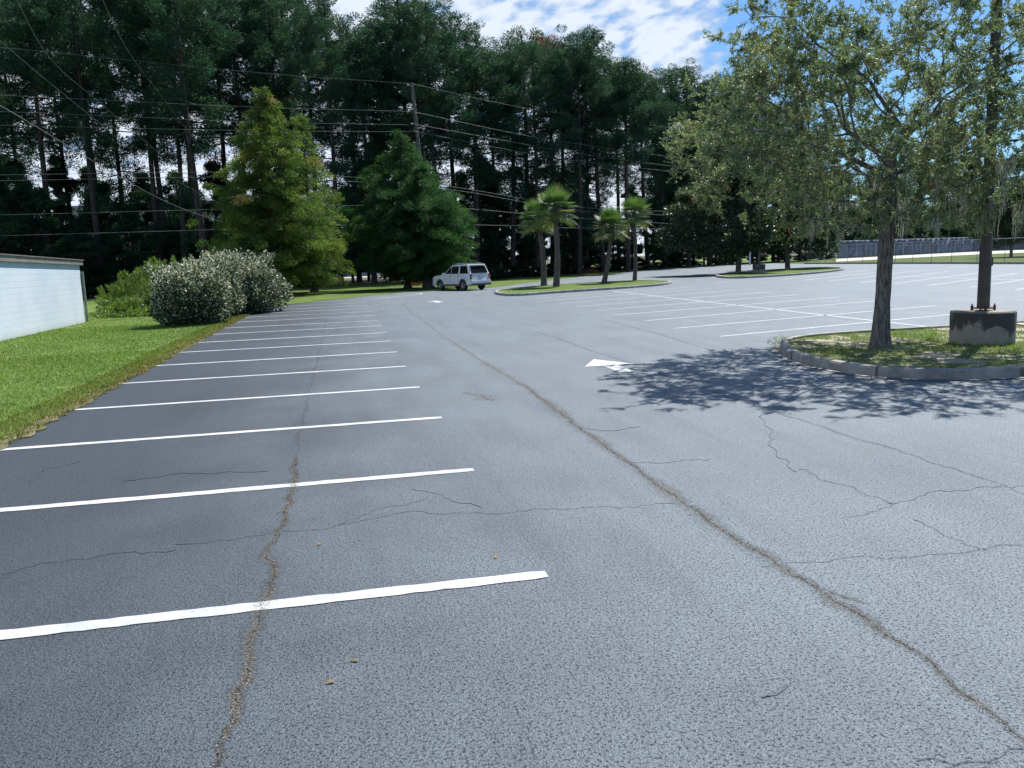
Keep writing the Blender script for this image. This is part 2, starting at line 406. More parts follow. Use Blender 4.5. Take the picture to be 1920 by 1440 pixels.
# ------------------------------------------------------------------ ground, lot, lawn
sheet('ground', [(-900, -200), (900, -200), (900, 1500), (-900, 1500)], -.06, M_GROUND)
g2 = lambda *p: [tuple(G(x, y)[:2]) for x, y in p]
edge = [(-3.95, -12), (-3.95, 8), (-3.95, 20), (-4.0, 33), (-4.1, 40)]
back = g2((520, 574), (560, 569), (620, 562), (690, 555), (760, 548), (820, 545.5), (870, 543), (920, 539.5), (1000, 529), (1100, 518), (1200, 508), (1300, 500), (1440, 494), (1550, 491))
fence_near = [(56.9, 96), (56.5, 82), (55.8, 70), (54.6, 59), (53, 40), (50, -12)]
def wob(P, amp, step, seed=1):
    rr = random.Random(seed); out = []
    for a, b in zip(P[:-1], P[1:]):
        n = max(1, int(math.dist(a, b)/step))
        for i in range(n):
            k = i/n; out.append((a[0]+(b[0]-a[0])*k+rr.uniform(-amp, amp), a[1]+(b[1]-a[1])*k+rr.uniform(-amp, amp)))
    out.append(P[-1]); return out
lot_edge = wob(edge, .07, .18, 3)
sheet('asphalt_lot', [(-4.6, -12), (-4.7, 40)] + back + fence_near, 0.0, M_ASPH)
# lawn with a ragged edge over the asphalt
lawn_pts = wob([(-4.15, -12), (-4.1, 6), (-4.2, 20), (-4.3, 33), (-4.4, 41)], .05, .15, 5) + [(-3.2, 45)] + [tuple(p) for p in wob(back, .1, 1.0, 9)[2:-1]]
far = g2((1550, 488), (1440, 489.5), (1300, 494))
sheet('lawn', lawn_pts[:lawn_pts.index((-3.2, 45))+1] + [(-6, 57), (-40, 60), (-40, -12)], .02, M_LAWN)
dry = wob([(-3.93, -12), (-3.93, 6), (-3.95, 20), (-4.02, 33), (-4.1, 41)], .09, .14, 8)
sheet('dry_lawn_edge', dry + [(-5.2, 41), (-5.0, 6), (-5.0, -12)], .012, M_DRY)
vg = [tuple(p) for p in wob(back, .12, 1.0, 9)]
vfar = g2((1560, 486.5), (1440, 487), (1340, 490), (1200, 501), (1120, 507), (1040, 513), (960, 521), (820, 529), (650, 530), (545, 541))
sheet('verge', [(-3.6, 44)] + vg + vfar + [(-30, 62), (-5, 50)], .008, M_VERGE)

# ------------------------------------------------------------------ painted markings
def strip(a, b, w, name='parking_line', z=.0048):
    a = np.array(a[:2], float); b = np.array(b[:2], float); d = b-a; Ln = np.linalg.norm(d); d /= Ln; n = np.array([-d[1], d[0]])
    m = max(2, int(Ln/.09)) if Ln < 6 and abs(a[1]) < 20 else max(2, int(Ln/.4)); V = []; rr = random.Random(int(abs(a[0]*97+a[1]*31)*10))
    for i in range(m+1):
        c = a+d*Ln*i/m; e = .007
        k = .86 if i in (0,) else 1
        V += [(*(c+n*(w/2*k+rr.uniform(-e, e))), z), (*(c-n*(w/2*k+rr.uniform(-e, e))), z)]
    o = pymesh(name, V, [(2*i, 2*i+1, 2*i+3, 2*i+2) for i in range(m)], M_PAINT); o['kind'] = 'structure'; return o
tips = [(1025,1077),(888,881),(828,783),(787,726),(761,687),(745,660),(733,639.5),(724.5,624),(716,611),(710,601),(704,591.5),(699.5,584),(694,578),(689.5,572.5),(688,567.5)]
for k, (x, y) in enumerate(tips):
    p = G(x, y); strip((p[0], p[1]), (-3.98-(.0 if k < 12 else -.3), p[1]-.02), .128)
pts = g2((553,567.6),(633,564.7),(700,561),(759,555),(785,552),(792,551),(788,549.8),(776,549.8))
pc = chaikin(pts, 2, False)
V = []; 
for i, p in enumerate(pc):
    q = pc[min(i+1, len(pc)-1)]; r_ = pc[max(i-1, 0)]; d = q-r_; d /= np.linalg.norm(d); n = np.array([-d[1], d[0]])*.07
    V += [(*(p+n), .006), (*(p-n), .006)]
o = pymesh('lane_end_line', V, [(2*i, 2*i+1, 2*i+3, 2*i+2) for i in range(len(pc)-1)], M_PAINT); o['kind'] = 'structure'
# second block: double row of stalls about a centre line
L2 = [(1003,560),(1022,563.5),(1049,569),(1080,575),(1116,582),(1153,591),(1209,601.5),(1264,616),(1350,631)]
R2 = [(1302,538),(1344,540),(1389,543),(1446,547.3),(1502,552),(1575,557),(1640,564.2),(1755,573),(1875,581)]
for a, b in zip(L2, R2): strip(G(*a), G(*b), .11)
for a, b in (((1548,645.5),(2050,612)),): pass
strip(G(1148,546), G(1785,618), .11, 'stall_centre_line'); 
for a, b in (((1178,540.6),(1262,536.5)),((985,556.5),(1230,541.5))): strip(G(*a), G(*b), .10)
L3 = [(1464,524),(1505,526),(1552,527.5),(1614,530),(1675,532),(1743,535),(1820,539),(1905,543)]
R3 = [(1630,506.5),(1675,507),(1722,507.5),(1778,509),(1834,511.5),(1908,512.6),(1990,514),(2080,517)]
for a, b in zip(L3, R3): strip(G(*a), G(*b), .12)
strip(G(1570,514), G(1960,526.5), .12, 'stall_centre_line')
for a, b in (((960,537.5),(985,537)),((1035,530),(1077,528.6)),((1115,522.3),(1167,520.6)),((1182,525.3),(1210,524)),((1339,530),(1366,529)),((1395,507.6),(1411,506.3)),((1776,501),(1812,501)),((1520,497),(1545,495.7))):
    strip(G(*a), G(*b), .3, 'lane_dash')
def arrow(y0, x0, sc=1.0):
    pts = [(x0, y0+1.0), (x0-.46, y0+.02), (x0-.14, y0), (x0-.13, y0-.95), (x0+.12, y0-.97), (x0+.13, y0), (x0+.45, y0-.02)]
    me = bpy.data.meshes.new('painted_arrow'); bm = bmesh.new(); bm.faces.new([bm.verts.new((p[0], p[1], .006)) for p in pts][::-1]); bmesh.ops.triangulate(bm, faces=bm.faces[:])
    bmesh.ops.recalc_face_normals(bm, faces=bm.faces[:]); bm.to_mesh(me); bm.free(); me.materials.append(M_PAINT); o = link('painted_arrow', me); return o
o = arrow(14.14, 4.55); o['kind'] = 'structure'
o = arrow(41.3, 4.45); o['kind'] = 'structure'

# ------------------------------------------------------------------ cracks
def ribbon(name, pts, w, mat, z=.0035, seed=0, jit=.02, sub=6, taper=True, straight=False):
    rr = random.Random(seed); P = [np.array(p[:2], float) for p in pts]; Q = []
    for a, b in zip(P[:-1], P[1:]):
        n = max(1, int(np.linalg.norm(b-a)/(.055 if np.linalg.norm(a) < 14 else .4))); 
        for i in range(n): Q.append(a+(b-a)*i/n)
    Q.append(P[-1]); Q = np.array(Q); m = len(Q)
    ph = [rr.uniform(0, 6.28) for _ in range(6)]; s = np.concatenate([[0], np.cumsum(np.linalg.norm(np.diff(Q, axis=0), axis=1))])
    T = np.gradient(Q, axis=0); T /= np.linalg.norm(T, axis=1)[:, None]+1e-9; Nn = np.stack([-T[:, 1], T[:, 0]], 1)
    off = jit*(np.sin(s*5+ph[0])+.8*np.sin(s*13+ph[1]))+np.array([rr.uniform(-jit, jit)*.9 for _ in range(m)])
    Q = Q+Nn*off[:, None]
    wid = w*(1+.45*np.sin(s*2.1+ph[3])*np.sin(s*.7+ph[4])+.25*np.sin(s*7+ph[5]))
    if taper:
        k = np.minimum(1, np.minimum(s, s[-1]-s)/(.12*s[-1]+.01)*.9+.15); wid = wid*k
    V = []; e = []
    for i in range(m):
        for u in (-1, -.5, 0, .5, 1): V.append((*(Q[i]+Nn[i]*wid[i]*u), z*(1-.86*abs(u)))); e.append(abs(u))
    Fc = [(i*5+k, i*5+k+1, i*5+5+k+1, i*5+5+k) for i in range(m-1) for k in range(4)]
    o = npmesh(name, V, Fc, mat, None, e, 'e'); o['kind'] = 'structure'; return Q, wid
cA = [(395,1460),(415,1440),(440,1330),(470,1210),(495,1140),(500,1105),(515,1075),(512,1058),(503,1042),(520,1000),(545,940),(552,900),(556,860),(560,820),(575,760),(585,715),(595,680),(603,640),(612,600)]
QA, WA = ribbon('pavement_crack', [G(*p) for p in cA[:13]], .055, M_CRACK, seed=1, jit=.014)
ribbon('pavement_crack', [G(*p) for p in cA[12:]], .05, M_HAIR, z=.0036, seed=13, jit=.012)
cB = [(1990,1440),(1920,1385),(1735,1240),(1560,1120),(1410,1030),(1290,950),(1180,870),(1090,805),(985,725),(900,675),(830,630),(790,598),(770,585),(751,567)]
QB, WB = ribbon('pavement_crack', [G(*p) for p in cB[:11]], .098, M_CRACK, z=.0037, seed=2, jit=.010)
ribbon('pavement_crack', [G(*p) for p in cB[10:]], .055, M_HAIR, z=.0038, seed=12, jit=.012)
cC = [(1960,945),(1920,925),(1820,890),(1700,850),(1600,820),(1510,790),(1440,768),(1300,722),(1180,680),(1100,655),(1040,632),(985,615)]
ribbon('pavement_crack', [G(*p) for p in cC], .03, M_HAIR, z=.0039, seed=3, jit=.015)
ribbon('pavement_crack', [G(*p) for p in ((1120,596),(1220,622),(1330,655),(1400,672))], .03, M_HAIR, z=.0039, seed=31, jit=.01)
hair = [
 ([(330,1020),(395,1020),(510,1000),(600,990),(700,972),(760,962),(850,962),(960,960),(1080,955),(1240,945),(1290,940)], .02),
 ([(770,918),(830,930),(880,945),(905,952)], .012), ([(640,985),(700,960),(760,948),(800,930)], .012),
 ([(1430,1062),(1520,1055),(1640,1045),(1760,1040),(1840,1030),(1960,1022)], .018),
 ([(1730,975),(1760,1000),(1800,1015),(1835,1035)], .016),
 ([(1500,880),(1550,900),(1600,915),(1665,945),(1650,960),(1590,972)], .022),
 ([(1665,945),(1760,925),(1850,915),(1950,905)], .014),
 ([(0,1075),(60,1060),(150,1048),(250,1040),(330,1032)], .010),
 ([(1180,870),(1240,868),(1330,860)], .010),
 ([(1720,1430),(1800,1415),(1900,1410),(1960,1400)], .014),
 ([(1100,805),(1150,808),(1200,800)], .012), ([(230,905),(330,890),(420,885),(500,885)], .010),
 ([(60,905),(90,880),(150,865)], .010), ([(1430,780),(1460,860),(1500,885)], .008),
 ([(1430,1310),(1460,1280)], .006)]
for i, (p, w) in enumerate(hair):
    ribbon('hairline_crack', [G(*q) for q in p], w*.5, M_HAIR, z=.0041+.0001*i, seed=20+i, jit=.026)
ribbon('pavement_crack', [G(*q) for q in ((1480,1075),(1530,1095),(1600,1135))], .10, M_CRACK, z=.0033, seed=78, jit=.03)
# rusty gravelly patch
ribbon('pavement_crack', [G(*q) for q in ((872,735),(895,742),(925,752))], .13, M_CRACK, z=.0035, seed=77, jit=.03)
# grit lying in the two open cracks
def grit(Q, Wd, n, mat, seed):
    rg = np.random.default_rng(seed); m = len(Q); s = rg.integers(0, m, n)
    wt = Wd[s]; P = Q[s]+rg.normal(size=(n, 2))*wt[:, None]*.33+rg.uniform(-.05, .05, (n, 2))*.4
    keep = np.linalg.norm(P, axis=1) < 13; P = P[keep]; n = len(P)
    C = np.column_stack([P, np.full(n, .007)]); D = rand_dirs(n, rg); D[:, 2] *= .3; D /= np.linalg.norm(D, axis=1)[:, None]
    V, Fc = leaves(C, D, rg.uniform(.003, .010, n), rg.uniform(.003, .006, n), rg); return V, Fc, np.repeat(rg.uniform(0, 1, n), 4)
M_GRIT = make_leaf('grit', [(0, (.07, .06, .045)), (.5, (.19, .165, .12)), (1, (.42, .39, .31))], .0, .8, .2)
for i, (Q, Wd, n) in enumerate(((QA, WA, 6500), (QB, WB, 7500))):
    V, Fc, ti = grit(Q, Wd, n, M_GRIT, 50+i); o = npmesh('crack_grit', V, Fc, M_GRIT, None, ti); o['kind'] = 'stuff'
    o['label'] = ['tan grit filling the crack that crosses the left stalls', 'tan grit filling the long crack down the driving lane'][i]; o['category'] = 'grit'
lf = [((598,1022), 'tan dry leaf on the asphalt just beyond the nearest stall line'), ((930,1046), 'tan dry leaf just above the right end of the nearest stall line'),
      ((665,1240), 'tan dry leaf right of the left crack, in front of the nearest stall line'), ((620,1281), 'pale curled leaf, nearest the camera of the four fallen leaves'),]
for k, ((x, y), lab) in enumerate(lf):
    p = G(x, y); a = [.3, 1.4, -.5, .1][k]; l, w = .028, .011
    V = [(-l, 0, .004), (-l*.4, w*.8, .012), (l*.4, w, .010), (l, 0, .016), (l*.4, -w, .012), (-l*.4, -w*.8, .006), (0, 0, .004)]
    o = pymesh('fallen_leaf', V, [(0, 6, 1), (1, 6, 2), (2, 6, 3), (3, 6, 4), (4, 6, 5), (5, 6, 0)], M_DEADL)
    o.location = (p[0], p[1], .001); o.rotation_euler = (0, 0, a); tag(o, lab, 'leaf', 'fallen leaves on the asphalt')

# ------------------------------------------------------------------ grass blades
def blades(name, regions, mat, h, seed, label, z0=.02, dryfn=None):
    rg = np.random.default_rng(seed); C = []
    for (x0, x1, y0, y1, dens) in regions:
        n = int((x1-x0)*(y1-y0)*dens); C.append(np.column_stack([rg.uniform(x0, x1, n), rg.uniform(y0, y1, n), np.full(n, z0)]))
    C = np.concatenate(C); n = len(C)
    D = rg.normal(size=(n, 3))*.45; D[:, 2] = 1; D /= np.linalg.norm(D, axis=1)[:, None]
    tn = rg.beta(2, 2.2, n)*.8+.15*np.sin(C[:, 0]*2.1+np.sin(C[:, 1]*.9))*np.sin(C[:, 1]*1.3)
    if dryfn is not None: tn = np.where(rg.uniform(size=n) < dryfn(C), .97, tn)
    dist = np.maximum(1, C[:, 1]/12)
    V, Fc = leaves(C, D, rg.uniform(.6, 1.2, n)*h, rg.uniform(.006, .011, n)*dist, rg)
    o = npmesh(name, V, Fc, mat, None, np.repeat(np.clip(tn, 0, 1), 4)); tag(o, label, 'grass', kind='stuff'); return o
blades('lawn_grass', [(-11.5, -4.15, 8, 14, 1100), (-11.5, -4.15, 14, 22, 650), (-10.6, -4.2, 22, 33, 330), (-17, -4.4, 33, 46, 120)], M_GRASS, .04, 11,
       'short mown green lawn beside the stalls', dryfn=lambda C: np.clip(1-(-4.1-C[:, 0])/.5, .025, .5))
blades('dry_edge_grass', [(-4.6, -3.9, 8, 20, 900), (-4.7, -3.95, 20, 40, 450)], M_DRYG, .06, 12, 'ragged brown and green grass fringe creeping over the asphalt edge', .008)

# ------------------------------------------------------------------ kerbed islands
isl = [(8.2,14.85),(7.62,13.5),(7.5,12.2),(7.62,11.2),(8.1,10.55),(8.9,10.2),(10.5,10.12),(13,10.1),(19,10.1),(19,16.3),(13,16.25),(10.96,16.25),(9.5,16.1),(8.7,15.6)]
isl_c = chaikin(isl, 3)
inn = kerb(isl_c, .145, .15)
sheet('island_soil', inn, .10, M_SOIL)
ap = offset(ccw(isl_c), -.13); ap2 = [(p[0]+random.uniform(-.05, .05), p[1]+random.uniform(-.05, .05)) for p in ap]
sheet('kerb_apron', ap2, .010, make_concrete('worn_apron', (.22, .21, .2), (.42, .4, .37)))
sheet('concrete_walk', [(14.3, 12.6), (17, 12.4), (17, 16.0), (14.5, 16.0), (13.9, 14.4)], .125, M_WALK)
def island_blades():
    rg = np.random.default_rng(5); n = 26000
    C = np.column_stack([rg.uniform(7.7, 15, n), rg.uniform(10.3, 16.1, n), np.full(n, .10)])
    d1 = np.sin(C[:, 0]*1.7+1)+np.sin(C[:, 1]*2.3+C[:, 0])+.8*np.sin(C[:, 0]*4.3)*np.sin(C[:, 1]*3.7)
    green = (C[:, 0] > 9.3).astype(float)*1.0
    keep = rg.uniform(size=n) < np.clip(.45+d1*.28+green*.25, .04, 1)
    x0 = 7.7+np.maximum(0, np.abs(C[:, 1]-13)-1.2)**1.7*.30
    keep &= C[:, 0] > x0+.15
    keep &= np.hypot(C[:, 0]-9.49, C[:, 1]-13.53) > .2
    C = C[keep]; n = len(C); D = rg.normal(size=(n, 3))*.6; D[:, 2] = 1; D /= np.linalg.norm(D, axis=1)[:, None]
    t = np.where(rg.uniform(size=n) < .42-.3*(C[:, 0] > 9.3), .97, rg.beta(2, 2, n)*.9)
    V, Fc = leaves(C, D, rg.uniform(.03, .08, n), rg.uniform(.008, .013, n), rg)
    o = npmesh('island_grass', V, Fc, M_GRASS, None, np.repeat(t, 4)); tag(o, 'patchy green and straw coloured grass inside the kerbed island', 'grass', kind='stuff')
island_blades()
pis = g2((927,548),(929,553),(962,556.5),(1040,550),(1150,543),(1240,536),(1262,532),(1255,530),(1200,528),(1140,531),(1020,538),(950,545))
pin = kerb(chaikin(pis, 2), .14, .18)
sheet('island_lawn', pin, .11, M_VERGE)
mis = g2((1338,517),(1345,521),(1375,523),(1440,520),(1513,515),(1575,508.5),(1585,505),(1560,503),(1500,504.5),(1430,509),(1370,514))
mi = kerb(chaikin(mis, 2), .15, .25)
sheet('island_lawn', mi, .11, M_VERGE)

# ------------------------------------------------------------------ generic tree skeletons
def colonize(att, trunk, step, infl, kill, iters=140, grav=0.0, seed=0):
    rg = np.random.default_rng(seed); att = np.array(att); nodes = [np.array(p, float) for p in trunk]; par = [-1]+list(range(len(trunk)-1))
    NA = np.array(nodes); d = np.linalg.norm(att[:, None]-NA[None], axis=2); bi = d.argmin(1); bd = d.min(1); alive = np.ones(len(att), bool)
    for it in range(iters):
        act = alive & (bd < infl)
        if not act.any(): break
        idx = bi[act]; v = att[act]-np.array(nodes)[idx]; v /= np.linalg.norm(v, axis=1)[:, None]+1e-9
        acc = np.zeros((len(nodes), 3)); np.add.at(acc, idx, v); u = np.unique(idx); new = []
        for i in u:
            dv = acc[i]; nrm = np.linalg.norm(dv)
            if nrm < 1e-6: continue
            pd = nodes[i]-nodes[par[i]] if par[i] >= 0 else np.array([0, 0, step])
            dv = dv/nrm+.35*pd/(np.linalg.norm(pd)+1e-9)+rg.normal(size=3)*.13+np.array([0, 0, grav]); dv /= np.linalg.norm(dv)
            new.append((i, nodes[i]+dv*step))
        if not new: break
        s0 = len(nodes)
        for i, q in new: nodes.append(q); par.append(i)
        NW = np.array([q for _, q in new]); d = np.linalg.norm(att[:, None]-NW[None], axis=2); m = d.min(1); a = d.argmin(1)+s0
        b = m < bd; bd[b] = m[b]; bi[b] = a[b]; alive &= bd > kill
    return np.array(nodes), np.array(par)
def skeleton_mesh(nodes, par, r_tip, expo, r_base=None, ntr=0):
    n = len(nodes); r = np.zeros(n); ch = [[] for _ in range(n)]
    for i in range(1, n): ch[par[i]].append(i)
    for i in range(n-1, -1, -1):
        r[i] = r_tip if not ch[i] else sum(r[c]**expo for c in ch[i])**(1/expo)
    if r_base:
        k = math.log(r_base/r_tip)/math.log(r[0]/r_tip); r = r_tip*(r/r_tip)**k
    tb = TB(); stack = [(0, -1)]
    while stack:
        i, p = stack.pop(); chain = [i] if p < 0 else [p, i]; 
        while ch[chain[-1]]:
            cc = sorted(ch[chain[-1]], key=lambda c: -r[c])
            for c in cc[1:]: stack.append((c, chain[-1]))
            chain.append(cc[0])
        rr_ = r[chain].copy()
        if p >= 0: rr_[0] = rr_[1]
        if len(chain) > 1:
            k = 10 if rr_.max() > .1 else 7 if rr_.max() > .04 else 5 if rr_.max() > .015 else 3
            tb.add(nodes[chain], rr_, k)
    return tb, r, ch

# ------------------------------------------------------------------ the oak on the near island
def near_oak():
    base = np.array([9.49, 13.53, .08]); rg = np.random.default_rng(21)
    root = empty('oak_tree', base); tag(root, 'olive leaved oak with grey mottled trunk on the nearest kerbed island', 'tree')
    camr = np.array([cs, -sn, 0]); camf = np.array([sn, cs, 0])
    # crown envelope in local coordinates (right of view, away, up)
    att = []
    ncl = 0
    while len(att) < 4200:
        c = rg.uniform(-1, 1, 3)
        if np.linalg.norm(c) > 1: continue
        if np.linalg.norm(c) < .35 and rg.uniform() < .5: continue
        ctr = np.array([c[0]*3.68+.25, c[1]*3.3, 4.1+c[2]*2.25])
        # droop at the rim, flat top
        ctr[2] -= .10*(c[0]**2+c[1]**2)*2
        if ctr[0] > .2 and rg.uniform() < .42 and ctr[2] > 3: continue
        k = rg.integers(9, 26); sp = rg.uniform(.16, .34)
        att += list(ctr+rg.normal(size=(k, 3))*sp*np.array([1, 1, .8])); ncl += 1
    att = np.array(att); att = att[att[:, 2] > 2.05]
    tr = [(0, 0, 0), (-.01, 0, .35), (0, 0, .7), (.02, 0, 1.05), (.03, .01, 1.4), (.05, .02, 1.75), (.06, .03, 2.1), (.08, .03, 2.45), (.1, .05, 2.8), (.13, .05, 3.1), (.12, .04, 3.4)]
    nodes, par = colonize(att, tr, .13, 1.5, .17, 110, .02, 3)
    X = nodes[:, :1]*camr+nodes[:, 1:2]*camf+nodes[:, 2:]*np.array([0, 0, 1.])
    X = X.copy(); w = np.linalg.norm(X[:, :2], axis=1)
    X[:, :2] += .03*np.column_stack([np.sin(X[:, 2]*5+w*3), np.cos(X[:, 2]*4.3+w*2)])*np.minimum(1, w)[:, None]
    tb, r, ch = skeleton_mesh(X, par, .0035, 2.35, .135)
    tb.build('trunk', M_BARK, root)
    fl = TB()                                # root flare
    fl.add([(0, 0, -.06), (0, 0, .02), (0, 0, .10), (0, 0, .24), (0, 0, .5), (.01, 0, .8)], [.27, .24, .19, .165, .148, .130], 14)
    flo = fl.build('root_flare', M_BARK, root)
    for v in flo.data.vertices:
        a = math.atan2(v.co.y, v.co.x); k = 1+.16*math.sin(a*5+1)*max(0, .45-v.co.z)*2
        v.co.x *= k; v.co.y *= k
    # twigs and leaves
    thin = np.where((r < .016))[0]; tips_ = []; dirs = []; tw = TB(); C = []; D = []; T = []
    for i in thin:
        if par[i] < 0: continue
        d = X[i]-X[par[i]]; d /= np.linalg.norm(d)+1e-9
        for _ in range(1 if ch[i] else 7):
            if ch[i] and rg.uniform() < .2: continue
            v = d*.7+rg.normal(size=3)*.55+np.array([0, 0, .12]); v /= np.linalg.norm(v); Ln = rg.uniform(.1, .30)
            e = X[i]+v*Ln; mid = X[i]+v*Ln*.5+rg.normal(size=3)*.012
            if rg.uniform() < .8: tw.add([X[i], mid, e], [.003, .0022, .0015], 3)
            if rg.uniform() < .14: continue            # bare twig
            m = rg.integers(20, 38); f = rg.uniform(.05, 1, m)[:, None]
            C.append(X[i]+v*Ln*f+rg.normal(size=(m, 3))*.012)
            dd = v*.5+rg.normal(size=(m, 3))*.6; dd[:, 2] -= .05; dd /= np.linalg.norm(dd, axis=1)[:, None]; D.append(dd)
            cl = .5+.3*math.sin(X[i][0]*2.3+X[i][2]*1.9)*math.sin(X[i][1]*2.1+X[i][2])
            T.append(np.clip(rg.normal(cl, .2, m), 0, .97) if rg.uniform() > .008 else np.full(m, 1.0))
    tw.build('twigs', M_BARK, root)
    C = np.concatenate(C); D = np.concatenate(D); T = np.concatenate(T); n = len(C)
    print('oak nodes', len(X), 'leaves', n)
    leafobj('leaves', C, D, rg.uniform(.032, .062, n), rg.uniform(.015, .026, n), T, M_OAK, root)
    # hanging grey moss under the lower right limbs
    low = [i for i in range(len(X)) if X[i][2] < 3.15 and X[i][2] > 1.95 and r[i] < .03 and np.hypot(X[i][0], X[i][1]) > .7 and nodes[i][0] > -.9 and abs(nodes[i][1]) < 3]
    mo = [];
    V = []; Fc = []; k = 0; ti = []
    for i in rg.choice(low, min(80, len(low)), replace=False):
        Lh = rg.uniform(.15, .65); ns = rg.integers(8, 20)
        for _ in range(ns):
            p = X[i]+np.append(rg.normal(size=2)*.035, 0); l = Lh*rg.uniform(.4, 1); m = 6; ww = rg.uniform(.005, .011); a = rg.uniform(0, 3.14); dx = np.array([math.cos(a), math.sin(a), 0])*ww
            wav = rg.normal(size=(m, 3))*.01; 
            for q in range(m):
                c = p+np.array([0, 0, -l*q/(m-1)])+wav[q]; s = 1-.8*q/(m-1); V += [c-dx*s, c+dx*s]; t_ = rg.uniform(0, 1); ti += [t_, t_]
            Fc += [(k+2*q, k+2*q+1, k+2*q+3, k+2*q+2) for q in range(m-1)]; k += 2*m
    npmesh('moss', V, Fc, M_MOSS, root, ti)
near_oak()

# ------------------------------------------------------------------ lamp posts
def cyl(name, r0, r1, z0, z1, mat, parent, seg=40, bev=.02, loc=(0, 0)):
    prof = [(0, z0), (r0, z0), (r0, z0+bev), (r1, z1-bev), (r1-bev, z1), (0, z1)]; V = []; Fs = []
    for r_, z in prof:
        for k in range(seg): a = 2*math.pi*k/seg; V.append((loc[0]+r_*math.cos(a), loc[1]+r_*math.sin(a), z))
    for i in range(len(prof)-1):
        for k in range(seg): Fs.append((i*seg+k, i*seg+(k+1) % seg, (i+1)*seg+(k+1) % seg, (i+1)*seg+k))
    o = pymesh(name, V, Fs, mat, parent, True)
    me = o.data; bm = bmesh.new(); bm.from_mesh(me); bmesh.ops.remove_doubles(bm, verts=bm.verts[:], dist=1e-5); bm.to_mesh(me); bm.free()
    for p in me.polygons: p.use_smooth = abs(p.normal.z) < .5
    return o
def box(name, c, s, mat, parent=None, bev=.01, rz=0):
    bm = bmesh.new(); bmesh.ops.create_cube(bm, size=1); bmesh.ops.scale(bm, vec=s, verts=bm.verts)
    if bev: bmesh.ops.bevel(bm, geom=bm.edges[:], offset=bev, segments=2, affect='EDGES')
    if rz: bmesh.ops.rotate(bm, matrix=Matrix.Rotation(rz, 3, 'Z'), verts=bm.verts)
    bmesh.ops.translate(bm, vec=c, verts=bm.verts); me = bpy.data.meshes.new(name); bm.to_mesh(me); bm.free(); me.materials.append(mat); return link(name, me, parent)
def lamp_post(p, rb, hb, z0, top, rp, label, lean=(0, 0), detail=True, cat='lamp post'):
    r = empty('lamp_post', (p[0], p[1], z0)); tag(r, label, cat)
    cyl('concrete_base', rb*1.0, rb*1.01, -.08, hb, M_BASE, r, 48, .025)
    if detail:
        box('base_plate', (0, 0, hb+.045), (.30, .30, .025), M_RUSTY, r, .004, .3)
        for k in range(4):
            a = .3+math.pi/4+k*math.pi/2; x, y = .185*math.cos(a), .185*math.sin(a)
            t = TB(); t.add([(x, y, hb-.01), (x, y, hb+.12)], .013, 8); t.add([(x, y, hb+.06), (x, y, hb+.085)], .026, 6); t.add([(x, y, hb+.008), (x, y, hb+.03)], .026, 6)
            t.build('anchor_bolt', M_RUSTY, r)
    t = TB(); m = 8
    P = [(lean[0]*k/m, lean[1]*k/m, hb+.05+(top-hb)*k/m) for k in range(m+1)]
    t.add(P, [rp*(1-.28*k/m) for k in range(m+1)], 18); t.build('pole', M_POLE, r)
    if detail: 
        hh = box('hand_hole_cover', (rp*.93, -.02, hb+.88), (.03, .09, .16), M_POLE, r, .008)
    a = box('lamp_head', (lean[0]+.28, lean[1], top+.06), (.5, .32, .16), M_POLE, r, .03); b = box('lamp_head', (lean[0]-.28, lean[1], top+.06), (.5, .32, .16), M_POLE, r, .03)
    return r
pb = G(1840, 652)
pbz = (pb[0], pb[1])
lamp_post((pbz[0], pbz[1]), .535, .60, .09, 6.5, .108, 'dark metal lamp post on a round mould stained concrete base on the nearest island', (-.0, .0))
pm = G(1423, 514)
lamp_post((pm[0], pm[1]), .5, .72, .08, 7.5, .10, 'lamp post on a grey concrete base on the far shaded island between two oaks')

# ------------------------------------------------------------------ block building at the left
def make_block():
    m, t, p, o = new_mat('painted_block'); P = pos(t); sp = N(t, 'ShaderNodeSeparateXYZ'); L(t, P, sp.inputs[0])
    cx = N(t, 'ShaderNodeCombineXYZ'); L(t, sp.outputs[1], cx.inputs[0]); L(t, sp.outputs[2], cx.inputs[1])
    br = N(t, 'ShaderNodeTexBrick'); L(t, cx.outputs[0], br.inputs['Vector']); br.inputs['Scale'].default_value = 1; br.inputs['Brick Width'].default_value = 2.6; br.inputs['Row Height'].default_value = .2
    br.inputs['Mortar Size'].default_value = .007; br.inputs['Mortar Smooth'].default_value = .4
    n = noise(t, P, .8, 5); n2 = noise(t, vmath(t, 'MULTIPLY', P, (1, 3, .5)), 2, 5)
    c = mixc(t, rng(t, n, .3, .7), (.50, .58, .68), (.58, .65, .73))
    c = mixc(t, rng(t, n2, .5, .8, 0, .35), c, (.5, .53, .56))
    low = rng(t, math_n(t, 'ADD', sp.outputs[2], math_n(t, 'MULTIPLY', n2, .3)), .12, .4, .5, 0)
    c = mixc(t, low, c, (.33, .31, .25))
    c = mixc(t, math_n(t, 'MULTIPLY', br.outputs['Fac'], .3), c, (.38, .42, .48))
    L(t, c, p.inputs['Base Color']); p.inputs['Roughness'].default_value = .6
    bump(t, p, math_n(t, 'SUBTRACT', math_n(t, 'MULTIPLY', n, .2), br.outputs['Fac']), .5, .008); return m
bd = empty('block_building', (-10.4, 30, 0)); tag(bd, 'low white painted concrete block building at the left edge of the lawn', 'building')
xw = -10.45; y1 = G(172, 605)[1]; 
w_ = box('wall', (-9.0, (y1+4)/2-30, 1.25), (18, y1-4, 2.6), make_block(), bd, 0); w_.location = (0, 0, 0)
M_FASC = simple('tan_metal_fascia', (.30, .27, .25), .45, .3, .08, 2)
box('fascia', (.07, (y1+4)/2-30+.06, 2.62), (.05, y1-4+.24, .23), M_FASC, bd, .008)
